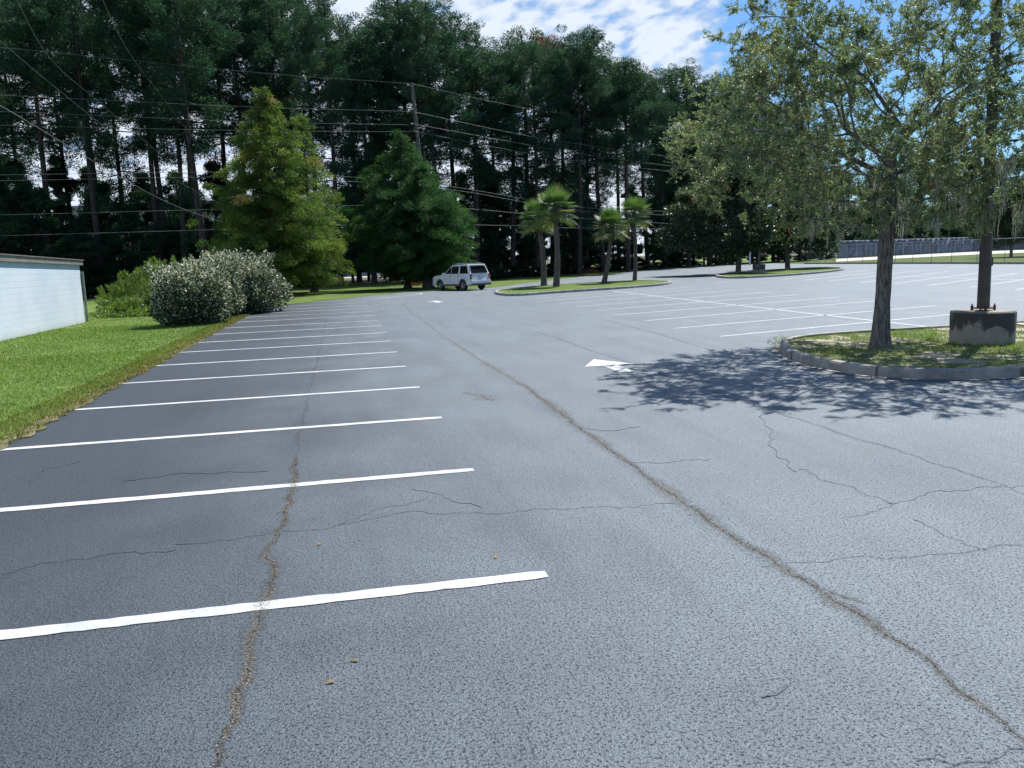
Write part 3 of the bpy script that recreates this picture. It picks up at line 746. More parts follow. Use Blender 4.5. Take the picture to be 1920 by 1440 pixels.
box('drip_edge', (.115, (y1+4)/2-30+.06, 2.725), (.05, y1-4+.3, .035), M_FASC, bd, .006)
box('roof', (-9.02, (y1+4)/2-30, 2.655), (18.1, y1-4+.2, .16), M_FASC, bd, .01)
box('downspout', (.06, y1-30+.07, 1.15), (.08, .08, 2.2), simple('downspout_paint', (.2, .26, .22), .5), bd, .01)

for o in list(bpy.data.objects):
    if o.parent == bd:
        for v in o.data.vertices:
            v.co.z -= (v.co.y+30-25)*.0155*max(0, v.co.z)/2.6

# ------------------------------------------------------------------ flowering shrubs
def shrub(px0, depth, w, d, h, n, seed, label, seedc):
    p = B(px0, depth); r = empty('flowering_shrub', (p[0], p[1], 0)); tag(r, label, 'shrub', 'silvery flowering shrubs beside the lawn'); rg = np.random.default_rng(seed)
    lobes = []
    for k in range(14):
        a = rg.uniform(0, 6.28); q = rg.uniform(.2, .62); lobes.append((math.cos(a)*w*.5*q, math.sin(a)*d*.5*q, h*(rg.uniform(.28, .66) if k % 2 else rg.uniform(.18, .34)), rg.uniform(.28, .42)*min(w, d)*.75))
    lobes.append((0, 0, h*.5, min(w, d)*.42))
    C = []; D = []; T = []
    for (x, y, z, rr) in lobes:
        m = n//len(lobes); v = rand_dirs(m, rg); rad = rr*rg.uniform(.72, 1.06, m)**1; rad *= 1+.10*np.sin(v[:, 0]*9+seedc)*np.sin(v[:, 2]*8+v[:, 1]*7)
        q = np.array([x, y, z])+v*rad[:, None]*np.array([1, 1, .82])
        ok = (q[:, 2] > .03); q = q[ok]; v = v[ok]; m = len(q)
        dd = v+rg.normal(size=(m, 3))*.6; dd[:, 2] += .25; dd /= np.linalg.norm(dd, axis=1)[:, None]
        rel = np.clip(q[:, 2]/h, 0, 1); patch = .5+.5*np.sin(q[:, 0]*4+seedc)*np.sin(q[:, 1]*3.7+q[:, 2]*4)
        pw = .10+.66*rel**.9*(.5+.5*patch)                          # white bloom is thickest on the upper shoots
        bl = rg.uniform(size=m) < pw
        T.append(np.where(bl, rg.uniform(.62, 1, m), rg.beta(2, 3, m)*.6)); C.append(q); D.append(dd)
    # long stray shoots
    st = TB()
    for k in range(26):
        a = rg.uniform(0, 6.28); b = np.array([math.cos(a)*w*.32, math.sin(a)*d*.32, h*.72]); v = np.array([math.cos(a)*.5, math.sin(a)*.5, 1])+rg.normal(size=3)*.2; v /= np.linalg.norm(v); l = rg.uniform(.4, .75)
        st.add([b, b+v*l*.5, b+v*l+np.array([0, 0, -.05])], [.008, .006, .003], 3); m = 26; f = rg.uniform(.35, 1, m)[:, None]
        C.append(b+v*l*f+rg.normal(size=(m, 3))*.03); dd = v+rg.normal(size=(m, 3))*.7; D.append(dd/np.linalg.norm(dd, axis=1)[:, None]); T.append(rg.uniform(.3, .9, m))
    for k in range(12):
        a = rg.uniform(0, 6.28); st.add([(0, 0, -.05), (math.cos(a)*w*.15, math.sin(a)*d*.15, h*.35), (math.cos(a)*w*.3, math.sin(a)*d*.3, h*.7)], [.035, .025, .012], 5)
    st.build('stems', M_CBARK, r); C = np.concatenate(C); D = np.concatenate(D); T = np.concatenate(T); m = len(C)
    leafobj('foliage', C, D, rg.uniform(.07, .13, m), rg.uniform(.04, .07, m), T, M_SHRUB, r); return r
shrub(352, 30.3, 3.4, 2.9, 2.3, 42000, 31, 'rounded dark green shrub speckled with pale blooms, the nearer of two', 1)
shrub(450, 37.0, 4.1, 3.6, 2.9, 46000, 32, 'larger silvery white shrub behind the nearer one at the end of the stalls', 2)
shrub(400, 34.5, 2.8, 2.6, 2.65, 26000, 33, 'middle silvery shrub filling the gap between the two larger ones', 3)

# ------------------------------------------------------------------ weeds behind the building
def ordinal(k): return ['first', 'second', 'third', 'fourth', 'fifth', 'sixth', 'seventh', 'eighth', 'ninth', 'tenth', 'eleventh', 'twelfth', 'thirteenth', 'fourteenth', 'fifteenth', 'sixteenth', 'seventeenth', 'eighteenth', 'nineteenth', 'twentieth'][k]
def weed_proto(seed, h):
    rg = np.random.default_rng(seed); r = empty('weed_plant'); tb = TB(); C = []; D = []
    for k in range(9):
        a = rg.uniform(0, 6.28); b = np.array([math.cos(a)*.15, math.sin(a)*.15, 0]); top = b+np.array([rg.normal()*.25, rg.normal()*.25, h*rg.uniform(.7, 1)])
        tb.add([b, (b+top)/2, top], [.012, .009, .004], 4); m = 500; f = rg.uniform(.15, 1.03, m); q = b+(top-b)*f[:, None]; v = rand_dirs(m, rg); v[:, 2] = np.abs(v[:, 2])*.8+.3
        wd = .15*np.sin(np.clip(f, 0, 1)*2.9+.2); q += v*np.array([1, 1, .4])*(rg.uniform(0, 1, m)*wd)[:, None]; C.append(q); D.append(v/np.linalg.norm(v, axis=1)[:, None])
    tb.build('stem', M_WEED, r); C = np.concatenate(C); D = np.concatenate(D); m = len(C)
    leafobj('foliage', C, D, rg.uniform(.06, .14, m), rg.uniform(.008, .02, m), np.clip(rg.normal(.5, .22, m), 0, .97), M_WEED, r); return r
wp = [weed_proto(1, 2.0), weed_proto(2, 1.6), weed_proto(3, 1.2)]
WX = [188,205,222,240,258,272,288,303,318,250,230,275,300,196,215,262,330,282]
for k, (x, dp, h) in enumerate([(188, 38.5, 1.0), (205, 39.5, 1.75), (222, 41, 2.0), (240, 41, 2.4), (258, 43, 2.7), (272, 44, 2.9), (288, 44, 3.2), (303, 45, 3.4), (318, 46, 3.2), (250, 38, 1.2), (230, 37.5, 1.0), (275, 38.5, 1.5), (300, 39, 1.8), (196, 41, 1.2), (215, 37.5, .8), (262, 40, 2.0), (330, 44, 3.0), (282, 41, 2.1)]):
    p = B(x, dp); pr = wp[k % 3]; hh = [2.0, 1.6, 1.2][k % 3]; s = .78*h/hh; lab = f'feathery green weed, {ordinal(sorted(WX).index(x))} from the left between block building and shrubs'
    if k < 3: pr.location = (p[0], p[1], 0); pr.scale = (max(s, .55), max(s, .55), s); tag(pr, lab, 'weed', 'tall weeds beside the block building'); 
    else:
        c = dup_tree(pr, (p[0], p[1], 0), k*1.3, (max(s, .55), max(s, .55), s), lab, 'tall weeds beside the block building')
def ground_cover():
    rg = np.random.default_rng(8); n = 9000; px = rg.uniform(176, 335, n); dp = rg.uniform(36.5, 44, n)
    C = np.array([B(a, b) for a, b in zip(px, dp)]); C[:, 2] = rg.uniform(0, .8, n)*np.clip((dp-36)/3, .2, 1); D = rand_dirs(n, rg); D[:, 2] = abs(D[:, 2])
    leafleaf = leafobj('low_weeds', C, D, rg.uniform(.08, .2, n), rg.uniform(.04, .09, n), rg.beta(2, 2, n), M_WEED, None); tag(leafleaf, 'low tangle of bright green weeds behind the lawn', 'weeds', kind='stuff')
ground_cover()

# ------------------------------------------------------------------ bald cypresses
def cypress(p, h, w, mat, seed, label, trunks=((0, 0),), low=.05, peak=.2, pw=.85, dens=1.0, rust=0.0):
    """conical crown of drooping feathery sprays; each spray is a flattened clump with brighter tips"""
    rg = np.random.default_rng(seed); r = empty('cypress_tree', (p[0], p[1], 0)); tag(r, label, 'tree'); tb = TB(); C = []; D = []; T = []
    for (tx, ty) in trunks:
        tb.add([(tx, ty, -.1), (tx*.9, ty*.9, .5), (tx*.6, ty*.6, h*.3), (0, 0, h*.6), (0, 0, h*.97)], [.40, .24, .17, .1, .02], 9)
    nb = int(105*dens)
    for k in range(nb):
        f = ((k+rg.uniform())/nb)**1.15; z = h*(low+(1-low)*f)
        prof = ((1-f)/(1-peak))**pw if f > peak else .78+.22*f/peak
        lump = 1+.22*math.sin(f*17+seed)*math.sin(k*2.399*2+seed)
        ln = max(.3, w*.5*prof*rg.uniform(.7, 1.12)*lump); a = k*2.399+rg.normal()*.4; dr = np.array([math.cos(a), math.sin(a), .0])
        up = .35+.5*f; o_ = np.array([0, 0, z-ln*up*.6]); e = o_+dr*ln+np.array([0, 0, ln*up]); mid = o_*.5+e*.5+np.array([0, 0, .08*ln])
        tb.add([o_, mid, e], [.02+.03*(1-f), .018, .006], 4)
        nc = max(2, int(ln*1.7)); bt = .36+.14*rg.normal()
        for q in range(nc):
            g = .28+.74*(q+rg.uniform())/nc; sd = np.array([-dr[1], dr[0], 0])
            c = o_*(1-g)+e*g+sd*rg.normal()*.28*ln*g+np.array([0, 0, rg.normal()*.15])
            sz = rg.uniform(.45, .85)*(.55+.45*min(1, ln/2.5)); m = int(210*sz*sz/.4)
            uu = rg.normal(size=(m, 3)); rad = rg.uniform(0, 1, m)**.5; uu /= np.linalg.norm(uu, axis=1)[:, None]; v = uu*rad[:, None]*sz
            v = dr*(v[:, :1]*1.15)+sd*v[:, 1:2]*.8+np.array([0, 0, 1])*v[:, 2:]*.42
            out = v@dr; v[:, 2] -= .35*np.maximum(0, out)**1.3; C.append(c+v)
            dd = dr*.6+uu*.5+rg.normal(size=(m, 3))*.3; dd[:, 2] -= .35; D.append(dd/np.linalg.norm(dd, axis=1)[:, None])
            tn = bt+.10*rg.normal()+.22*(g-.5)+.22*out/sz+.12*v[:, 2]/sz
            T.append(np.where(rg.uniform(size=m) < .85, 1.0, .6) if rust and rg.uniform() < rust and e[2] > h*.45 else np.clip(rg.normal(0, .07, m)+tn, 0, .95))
    tb.build('trunk', M_CBARK, r); C = np.concatenate(C); D = np.concatenate(D); T = np.concatenate(T)
    ok = C[:, 2] > .5; C, D, T = C[ok], D[ok], T[ok]; m = len(C); print('cypress', m)
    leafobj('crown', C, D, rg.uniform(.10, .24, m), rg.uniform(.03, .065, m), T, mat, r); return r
cypress(B(518, 58), HT(508, 180, 58), 8.6, M_CYPY, 41, 'tall yellow-green cypress behind the silvery shrubs, with rusty tinged tips', ((0, 0), (.5, .3)), .05, .2, .78, 2.0, .04)
cypress(B(586, 64), HT(568, 226, 64), 5.2, M_CYPY, 42, 'narrower yellow-green cypress just right of the tallest one', dens=1.0, pw=.75)
cypress((G(765, 541)[0], G(765, 541)[1]), HT(758, 248, 62.5), 7.9, M_CYPD, 43, 'dense dark green cypress with its top against the utility pole', ((0, 0), ), .10, .3, .75, 1.4)
cypress((G(800, 541)[0], G(800, 541)[1]), HT(815, 315, 62.5), 7.7, M_CYPD, 44, 'lower dark cypress whose crown reaches over the white car', ((0, 0), (.35, .4)), .12, .35, .7, 1.3)

# ------------------------------------------------------------------ palms
def palm(p, top, crown_px, lean, seed, label, rt=.17, cr=1.35, skirt=0.0):
    rg = np.random.default_rng(seed); r = empty('palm_tree', (p[0], p[1], .1)); tag(r, label, 'palm tree', 'palm trees on the grass island')
    h = top; tb = TB(); m = 14; P = []; R = []
    for k in range(m+1):
        f = k/m; P.append((lean[0]*f+lean[2]*math.sin(f*3.1), lean[1]*f, h*f-.05)); R.append(rt*(1.25-.35*f+.15*max(0, .12-f)*8)+rg.uniform(-.008, .008))
    tb.add(P, R, 12); tb.build('trunk', M_PALMB, r)
    bt = TB(); tx, ty = P[-1][0], P[-1][1]
    for k in range(46):
        a = k*2.4; z = h-.75+.8*k/46; s = rt*.95; bt.add([(tx+math.cos(a)*s, ty+math.sin(a)*s, z), (tx+math.cos(a)*(s+.10), ty+math.sin(a)*(s+.10), z+.14), (tx+math.cos(a)*(s+.16), ty+math.sin(a)*(s+.16), z+.27)], [.035, .028, .01], 4)
    bt.build('frond_stubs', M_PALMB if skirt < .5 else simple('brown_stubs', (.22, .13, .08), .8), r)
    V = []; Fc = []; T = []; k0 = 0; ct = np.array([tx, ty, h+.05]); st = TB()
    for k in range(44):
        a = k*2.399+rg.normal()*.2; el = math.radians(82-122*(k/44)**.95+rg.normal()*6); d = np.array([math.cos(a)*math.cos(el), math.sin(a)*math.cos(el), math.sin(el)]); pl = cr*rg.uniform(.34, .56)
        hub = ct+d*pl; st.add([ct, ct+d*pl*.5+np.array([0, 0, .03]), hub], [.018, .014, .01], 4)
        sd = np.cross(d, (0, 0, 1)); sd /= np.linalg.norm(sd)+1e-9; nr = np.cross(sd, d); base_t = np.clip(rg.normal(.48, .26), 0, 1) if k < 38 else rg.uniform(.8, 1)
        for q in range(24):
            th = math.radians(-105+210*q/23); w = math.cos(th); ld = d*w+sd*math.sin(th)+nr*(.12*abs(math.sin(th))); ld /= np.linalg.norm(ld); ln = cr*rg.uniform(.5, .62)*(1-.22*abs(th)/2)
            sw = np.cross(ld, nr); sw /= np.linalg.norm(sw)+1e-9; b1 = hub+ld*ln*.55+np.array([0, 0, -.03]); b2 = hub+ld*ln+np.array([0, 0, -.16*ln*(1.2 if el < .5 else .5)])
            ww = .019*cr
            V += [hub, hub, b1-sw*ww, b1+sw*ww, b2-sw*.004, b2+sw*.004]; Fc += [(k0, k0+2, k0+3, k0+1), (k0+2, k0+4, k0+5, k0+3)]; k0 += 6; T += [np.clip(base_t+rg.normal()*.1, 0, 1)]*6
    st.build('stalks', M_PALM, r); npmesh('crown', V, Fc, M_PALM, r, T)
def palm_at(bx, by, tx, ty, sk, seed, label, cr, rt):
    g = G(bx, by); dep = float((g-CAM)@FWD); t = A(tx, ty, dep); palm(g, t[2]+.12, None, (t[0]-g[0], t[1]-g[1], .12), seed, label, rt, cr, sk)
palm_at(1020, 539, 1009, 420, 1, 51, 'leftmost palm on the grass island, with brown frond stubs under its crown', 1.62, .17)
palm_at(1043, 541, 1040, 402, 0, 52, 'tallest palm on the grass island, with a big bright crown', 1.68, .17)
palm_at(1132, 534, 1145, 435, 0, 53, 'shortest palm, its trunk leaning right on the grass island', 1.48, .145)
palm_at(1190, 529, 1187, 412, 0, 54, 'rightmost palm on the grass island, with a slim curved trunk', 1.58, .125)

# ------------------------------------------------------------------ pines
def pine_proto(seed, h=30, cb=.42, cw=4.4, nb=62, tufts=7, mat=M_PINE):
    rg = np.random.default_rng(seed); r = empty('pine_tree'); tb = TB(); C = []; D = []; T = []
    bx, by = rg.normal()*.35, rg.normal()*.35
    tr = lambda f: np.array([bx*math.sin(f*2.6)+rg.normal()*.02, by*math.sin(f*2.1), h*f])
    P = [tr(k/12) for k in range(13)]; P[0][2] = -.3
    tb.add(P, [.30*(1-.85*(k/12)**1.1)+.02+(.06 if k == 0 else 0) for k in range(13)], 8)
    for k in range(7):                     # dead snags on the bare trunk
        f = rg.uniform(.2, cb+.05); a = rg.uniform(0, 6.28); l = rg.uniform(.6, 2.2); s = tr(f); tb.add([s, s+np.array([math.cos(a)*l, math.sin(a)*l, l*rg.uniform(-.1, .5)])], [.035, .012], 3)
    for k in range(nb):
        f = cb+(.985-cb)*((k+rg.uniform())/nb); g = (f-cb)/(1-cb)
        prof = math.sqrt(max(.02, 1-((g-.38)/.64)**2)) if g > .38 else .55+.45*g/.38
        l = max(.5, cw*prof*rg.uniform(.55, 1.12)); a = k*2.399+rg.normal()*.5; s = tr(f); up = -.02+.75*g+rg.normal()*.12
        d = np.array([math.cos(a), math.sin(a), up*min(1, .4+.6*(1-g)+.1)]); e = s+d*l; mid = s+d*l*.5-np.array([0, 0, .10*l])
        tb.add([s, mid, e], [.075*(1.1-g), .05*(1.1-g)+.01, .014], 4)
        if rg.uniform() < .14 and g < .4: continue          # a gap in the crown
        nt_ = max(1, int(.74*tufts*l/cw*rg.uniform(.7, 1.2)))
        for q in range(nt_):
            w = .5+.52*(q+rg.uniform())/nt_; c = s*(1-w)+e*w-np.array([0, 0, .10*l*math.sin(w*3.14)])+rg.normal(size=3)*.28
            sz = rg.uniform(.6, 1.15); m = int(175*sz*sz/.75); v = rand_dirs(m, rg); v[:, 2] = v[:, 2]*.7+.12; rd = rg.uniform(.15, 1, m)**.45
            C.append(c+v*sz*rd[:, None]*.82); dd = v+rg.normal(size=(m, 3))*.35+np.array([0, 0, .3]); D.append(dd/np.linalg.norm(dd, axis=1)[:, None])
            T.append(np.clip(rg.normal(.30+.15*g, .10, m)+rg.normal()*.10+.30*np.maximum(0, v[:, 2])*rd, 0, 1))  # upper needles tinted lighter: sunlit tuft tops painted into the colour
    for k in range(15):                             # small ragged sprays low on the trunk
        f = rg.uniform(.13, cb); a = rg.uniform(0, 6.28); l = rg.uniform(.8, 2.6); s = tr(f); e = s+np.array([math.cos(a)*l, math.sin(a)*l, l*rg.uniform(-.1, .4)]); tb.add([s, e], [.03, .01], 3)
        for q in range(2):
            c = s+(e-s)*rg.uniform(.6, 1.05)+rg.normal(size=3)*.2; sz = rg.uniform(.35, .8); m = int(70*sz/.6); v = rand_dirs(m, rg)
            C.append(c+v*sz*(rg.uniform(.1, 1, m)**.5)[:, None]*np.array([1, 1, .6])); D.append(v); T.append(np.clip(rg.normal(.3, .15, m), 0, 1))
    for q in range(int(tufts*1.6)):                 # the crown closes over the leader
        f = rg.uniform(cb+(1-cb)*.62, 1.0); c = tr(min(f, .99))+rg.normal(size=3)*np.array([.7, .7, .25])*(1.25-(f-cb)/(1-cb)*.8)
        sz = rg.uniform(.6, 1.0); m = int(175*sz*sz/.75); v = rand_dirs(m, rg); rd = rg.uniform(.15, 1, m)**.45
        C.append(c+v*sz*rd[:, None]*.82*np.array([1, 1, .75])); dd = v+rg.normal(size=(m, 3))*.35+np.array([0, 0, .3]); D.append(dd/np.linalg.norm(dd, axis=1)[:, None])
        T.append(np.clip(rg.normal(.38, .10, m)+.30*np.maximum(0, v[:, 2])*rd, 0, 1))  # leader tufts carry the same painted sunlit tops
    tb.build('trunk', M_PBARK, r); C = np.concatenate(C); D = np.concatenate(D); T = np.concatenate(T); m = len(C)
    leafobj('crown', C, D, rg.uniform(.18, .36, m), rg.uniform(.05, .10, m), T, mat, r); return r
def hard_proto(seed, h=14, w=7, n=24000, low=.12, name='hardwood_tree', mat=M_HARD, bark=M_PBARK):
    rg = np.random.default_rng(seed); r = empty(name); tb = TB(); C = []; D = []; T = []
    tb.add([(0, 0, -.2), (.1, 0, h*.3), (0, .15, h*.6), (0, 0, h*.9)], [.2, .15, .1, .03], 7); ncl = 52
    for k in range(ncl):
        f = rg.uniform(low, 1); z = h*f; rad = w*.5*math.sin(min(1, (f-low)/(1-low)*.92+.14)*math.pi)**.55*rg.uniform(.15, 1); a = rg.uniform(0, 6.28); c = np.array([math.cos(a)*rad, math.sin(a)*rad, z])
        tb.add([(0, 0, z*.72), c*np.array([.5, .5, 0])+np.array([0, 0, z*.88]), c], [.06, .035, .01], 4); sz = rg.uniform(.5, 1.15)*w/7; m = n//ncl; v = rand_dirs(m, rg)
        C.append(c+v*sz*rg.uniform(.25, 1, m)[:, None]*np.array([1, 1, .7])); dd = v+rg.normal(size=(m, 3))*.8; D.append(dd/np.linalg.norm(dd, axis=1)[:, None]); T.append(np.clip(rg.normal(.4+rg.normal()*.15, .15, m), 0, 1))
    tb.build('trunk', bark, r); C = np.concatenate(C); D = np.concatenate(D); T = np.concatenate(T); m = len(C)
    leafobj('crown', C, D, rg.uniform(.13, .3, m), rg.uniform(.09, .17, m), T, mat, r); return r
PINES = [pine_proto(101, cb=.38, cw=5.2), pine_proto(102, cb=.46, cw=5.0, nb=56), pine_proto(103, cb=.28, cw=4.8, nb=76), pine_proto(104, cb=.42, cw=4.6, nb=60), pine_proto(105, cb=.52, cw=5.2, nb=54, tufts=10)]
HARD = [hard_proto(201), hard_proto(202, 11, 6.4), hard_proto(203, 16, 6.2, low=.2), hard_proto(204, 7, 7, low=.02)]
def zone(px):
    for lim, s in ((172, 'behind the block building'), (395, 'left of the cypresses'), (640, 'behind the yellow-green cypresses'), (890, 'behind the dark cypresses'), (965, 'behind the white car'),
                   (1110, 'behind the left palms'), (1240, 'behind the right palms'), (1560, 'behind the far island')):
        if px < lim: return s
    return 'beyond the far fence'
# (pixel column of the trunk, depth in metres, pixel row of the top)
P_LIST = [(-70,80,-60),(-25,88,-10),(25,84,40),(60,96,-30),(100,78,20),(150,92,-20),(190,76,-70),(204,90,-40),(245,98,-30),(300,80,-60),(322,90,-40),(345,79,-50),(365,100,-20),(392,76,-80),(430,92,-30),(465,84,0),
          (497,96,-10),(540,86,-15),(575,92,10),(598,100,0),(637,80,20),(672,94,70),(700,84,85),(742,98,30),(765,86,5),(800,92,15),(832,84,22),(862,98,60),(893,88,95),(930,104,110),(960,92,92),(985,98,75),(1010,90,98),
          (1060,104,105),(1086,92,80),(1098,100,78),(1132,98,118),(1160,110,130),(1178,96,128),(1215,108,145),(1246,112,158),(1270,118,140),(1292,112,132),(1330,122,160),(1370,126,170),(1410,130,185),(1450,134,200),(1500,134,215)]
names = {}
usedp = set()
def place(protos, hs, lst, kindlab, cat, group, wide, rs):
    rr = random.Random(rs); cnt = {}; used = set(); lst = sorted(lst)
    for k, (x, dp, ty) in enumerate(lst):
        z = zone(x); i = cnt.get(z, 0); cnt[z] = i+1; p = B(x, dp); h = HT(x, ty, dp); pi = rr.randrange(len(protos)) if k >= len(protos) else k
        lab = f'{kindlab}, {ordinal(i)} from left {z}'
        s = h/hs[pi]; sw = wide*(.6+.4*s)*rr.uniform(.88, 1.15); sc = (sw, sw, s); rz = rr.uniform(0, 6.28)
        if pi not in used: used.add(pi); r = protos[pi]; r.location = (p[0], p[1], 0); r.scale = sc; r.rotation_euler = (0, 0, rz); tag(r, lab, cat, group)
        else: r = dup_tree(protos[pi], (p[0], p[1], 0), rz, sc, lab, group)
        r['category'] = cat
place(PINES, [30]*5, P_LIST, 'tall dark pine', 'tree', 'tall pines behind the parking lot', 1.0, 5)
rustp = pine_proto(106, 30, .8, 2.6, 26, 5, M_RUST); p = B(1036, 108); rustp.location = p; rustp.scale = (1.1, 1.1, HT(1036, 84, 108)/30); tag(rustp, 'pine with a dead reddish brown top behind the left pair of palms', 'tree')
H_LIST = [(20,104,340),(75,104,370),(140,104,385),(200,104,360),(262,104,390),(310,104,370),(372,104,400),(440,108,400),(500,108,420),(560,110,420),(700,110,400),(760,110,400),(850,110,400),(920,110,420),(1000,112,400),(1080,114,420),(1170,118,430),(1260,126,420),(35,104,300),(185,104,320),(345,104,320),(530,108,240),(720,108,250),(915,110,300),(1090,116,300),(1250,126,270),(1300,128,260),(1360,134,270),(1410,136,290),(1460,138,300),(-40,74,330),(10,72,380),(55,84,300),(95,76,360),(130,90,300),(160,74,430),(215,88,340),(255,78,400),(285,94,330),(325,86,420),(360,96,360),(415,90,310),(450,100,380),(520,96,330),(560,100,360),(605,104,430),(660,92,350),(690,100,300),
          (730,96,330),(775,104,350),(830,96,360),(870,92,330),(905,100,300),(935,94,370),(975,104,380),(1000,96,350),(1050,108,330),(1075,98,400),(1105,110,370),(1150,104,400),(1185,114,350),(1225,106,380),(1250,120,300),(1290,118,330),(1320,116,380),
          (1350,124,330),(1385,128,350),(1420,124,330),(1460,130,340),(1500,134,330),(1540,138,350)]
place(HARD[:3], [14, 11, 16], H_LIST, 'leafy understorey tree', 'tree', 'leafy trees among the pines', 1.0, 8)
R_LIST = [(1585,185,330),(1635,190,320),(1680,185,335),(1725,195,310),(1770,190,320),(1815,195,300),(1860,190,315),(1905,195,300),(1950,190,310),(2000,190,310),(1605,180,400),(1655,182,390),(1700,180,400),(1750,184,390),(1795,182,395),(1845,184,385),(1890,182,390),(1940,184,390)]
HR = [hard_proto(205, 18, 14, 42000, low=.05), hard_proto(206, 18, 15, 42000, low=.05)]
place(HR, [18, 18], R_LIST, 'broad dark green tree', 'tree', 'trees beyond the fence', 1.0, 9)
B_LIST = [(x+((x*7) % 13)-6, d, y) for x, d, y in [(0,72,470),(40,74,462),(85,72,478),(125,73,470),(165,74,486),(240,84,480),(400,86,470),(900,82,505),(925,84,500),(950,88,498),(975,92,496),(1005,90,500),(1025,93,495),(1060,95,492),(1090,98,488),(1125,101,486),(1155,104,484),(1190,108,482),(1225,112,478),(1260,116,476),(1300,121,474),(1340,126,468),(1380,130,466),(1425,132,462),(1470,134,460),(1515,136,458),(1545,137,462)]]
place([HARD[3]], [7], B_LIST, 'low dark bush', 'bush', 'bushes along the edge of the wood', .8, 10)

# ------------------------------------------------------------------ middle island oaks
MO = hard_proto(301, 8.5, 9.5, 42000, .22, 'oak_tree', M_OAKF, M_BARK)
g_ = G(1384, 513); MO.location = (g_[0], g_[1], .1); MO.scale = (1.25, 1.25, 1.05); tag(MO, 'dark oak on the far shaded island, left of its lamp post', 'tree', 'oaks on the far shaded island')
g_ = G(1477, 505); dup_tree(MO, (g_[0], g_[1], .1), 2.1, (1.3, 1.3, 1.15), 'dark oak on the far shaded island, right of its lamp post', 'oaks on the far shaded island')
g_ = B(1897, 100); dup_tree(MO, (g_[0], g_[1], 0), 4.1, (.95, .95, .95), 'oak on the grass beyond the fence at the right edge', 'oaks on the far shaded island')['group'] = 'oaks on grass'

# ------------------------------------------------------------------ warehouse, road and light ground behind the trees
wa = A(120, 400, 150); wb = A(700, 400, 150); mid = (wa+wb)/2; ang = math.atan2(wb[1]-wa[1], wb[0]-wa[0]); Lw = math.hypot(wb[0]-wa[0], wb[1]-wa[1])
M_WARE = simple('pale_metal_siding', (.50, .56, .62), .5, 0, .06, .5)
wr = empty('warehouse', (mid[0], mid[1], 0), ang); tag(wr, 'long pale warehouse glimpsed behind the tree trunks at left', 'building')
hw = HT(400, 380, 150)
box('wall', (0, 15, hw/2-.05), (Lw, 30, hw-.1), M_WARE, wr, 0); box('roof', (0, 15, hw+.15), (Lw+.8, 30.8, .35), simple('grey_roof', (.32, .35, .38), .5), wr, .02)
for k in range(3): box('loading_door', (-Lw*.35+k*Lw*.3, -.03, 2.2), (4, .06, 4.4), simple('door_grey', (.3, .34, .38), .5), wr, .01)
q0 = B(300, 118); q1 = B(1350, 165); q2 = B(1350, 178); q3 = B(300, 128)
sheet('far_road', [q0[:2], q1[:2], q2[:2], q3[:2]], -.03, M_WALK)
q0 = B(200, 128.5); q1 = B(1450, 181); q2 = B(1450, 260); q3 = B(200, 230)
sheet('far_field', [q0[:2], q1[:2], q2[:2], q3[:2]], -.035, make_lawn('sunlit_field', (.12, .19, .04), (.2, .26, .07)))
def pile(x, y, w, h, mat, label, cat, seed, name):
    rg = np.random.default_rng(seed); p = G(x, y); n = 1500; a = rg.uniform(0, 6.28, n); q = rg.uniform(0, 1, n)**.5
    C = np.column_stack([np.cos(a)*q*w/2, np.sin(a)*q*w/3, rg.uniform(0, 1, n)*h*(1-q**2)]); D = rand_dirs(n, rg); o = leafobj(name, C, D, rg.uniform(.12, .3, n), rg.uniform(.05, .1, n), rg.uniform(0, 1, n), mat, None); o.location = (p[0], p[1], 0); tag(o, label, cat)
pile(1106, 513, 2.6, .5, M_RUST, 'small heap of reddish brown leaves at the foot of the wood behind the palms', 'leaf pile', 1, 'leaf_pile')
pile(806, 535, 4.0, 1.3, M_RUST, 'reddish brown dead bush behind the dark cypress trunks', 'bush', 2, 'dead_bush')

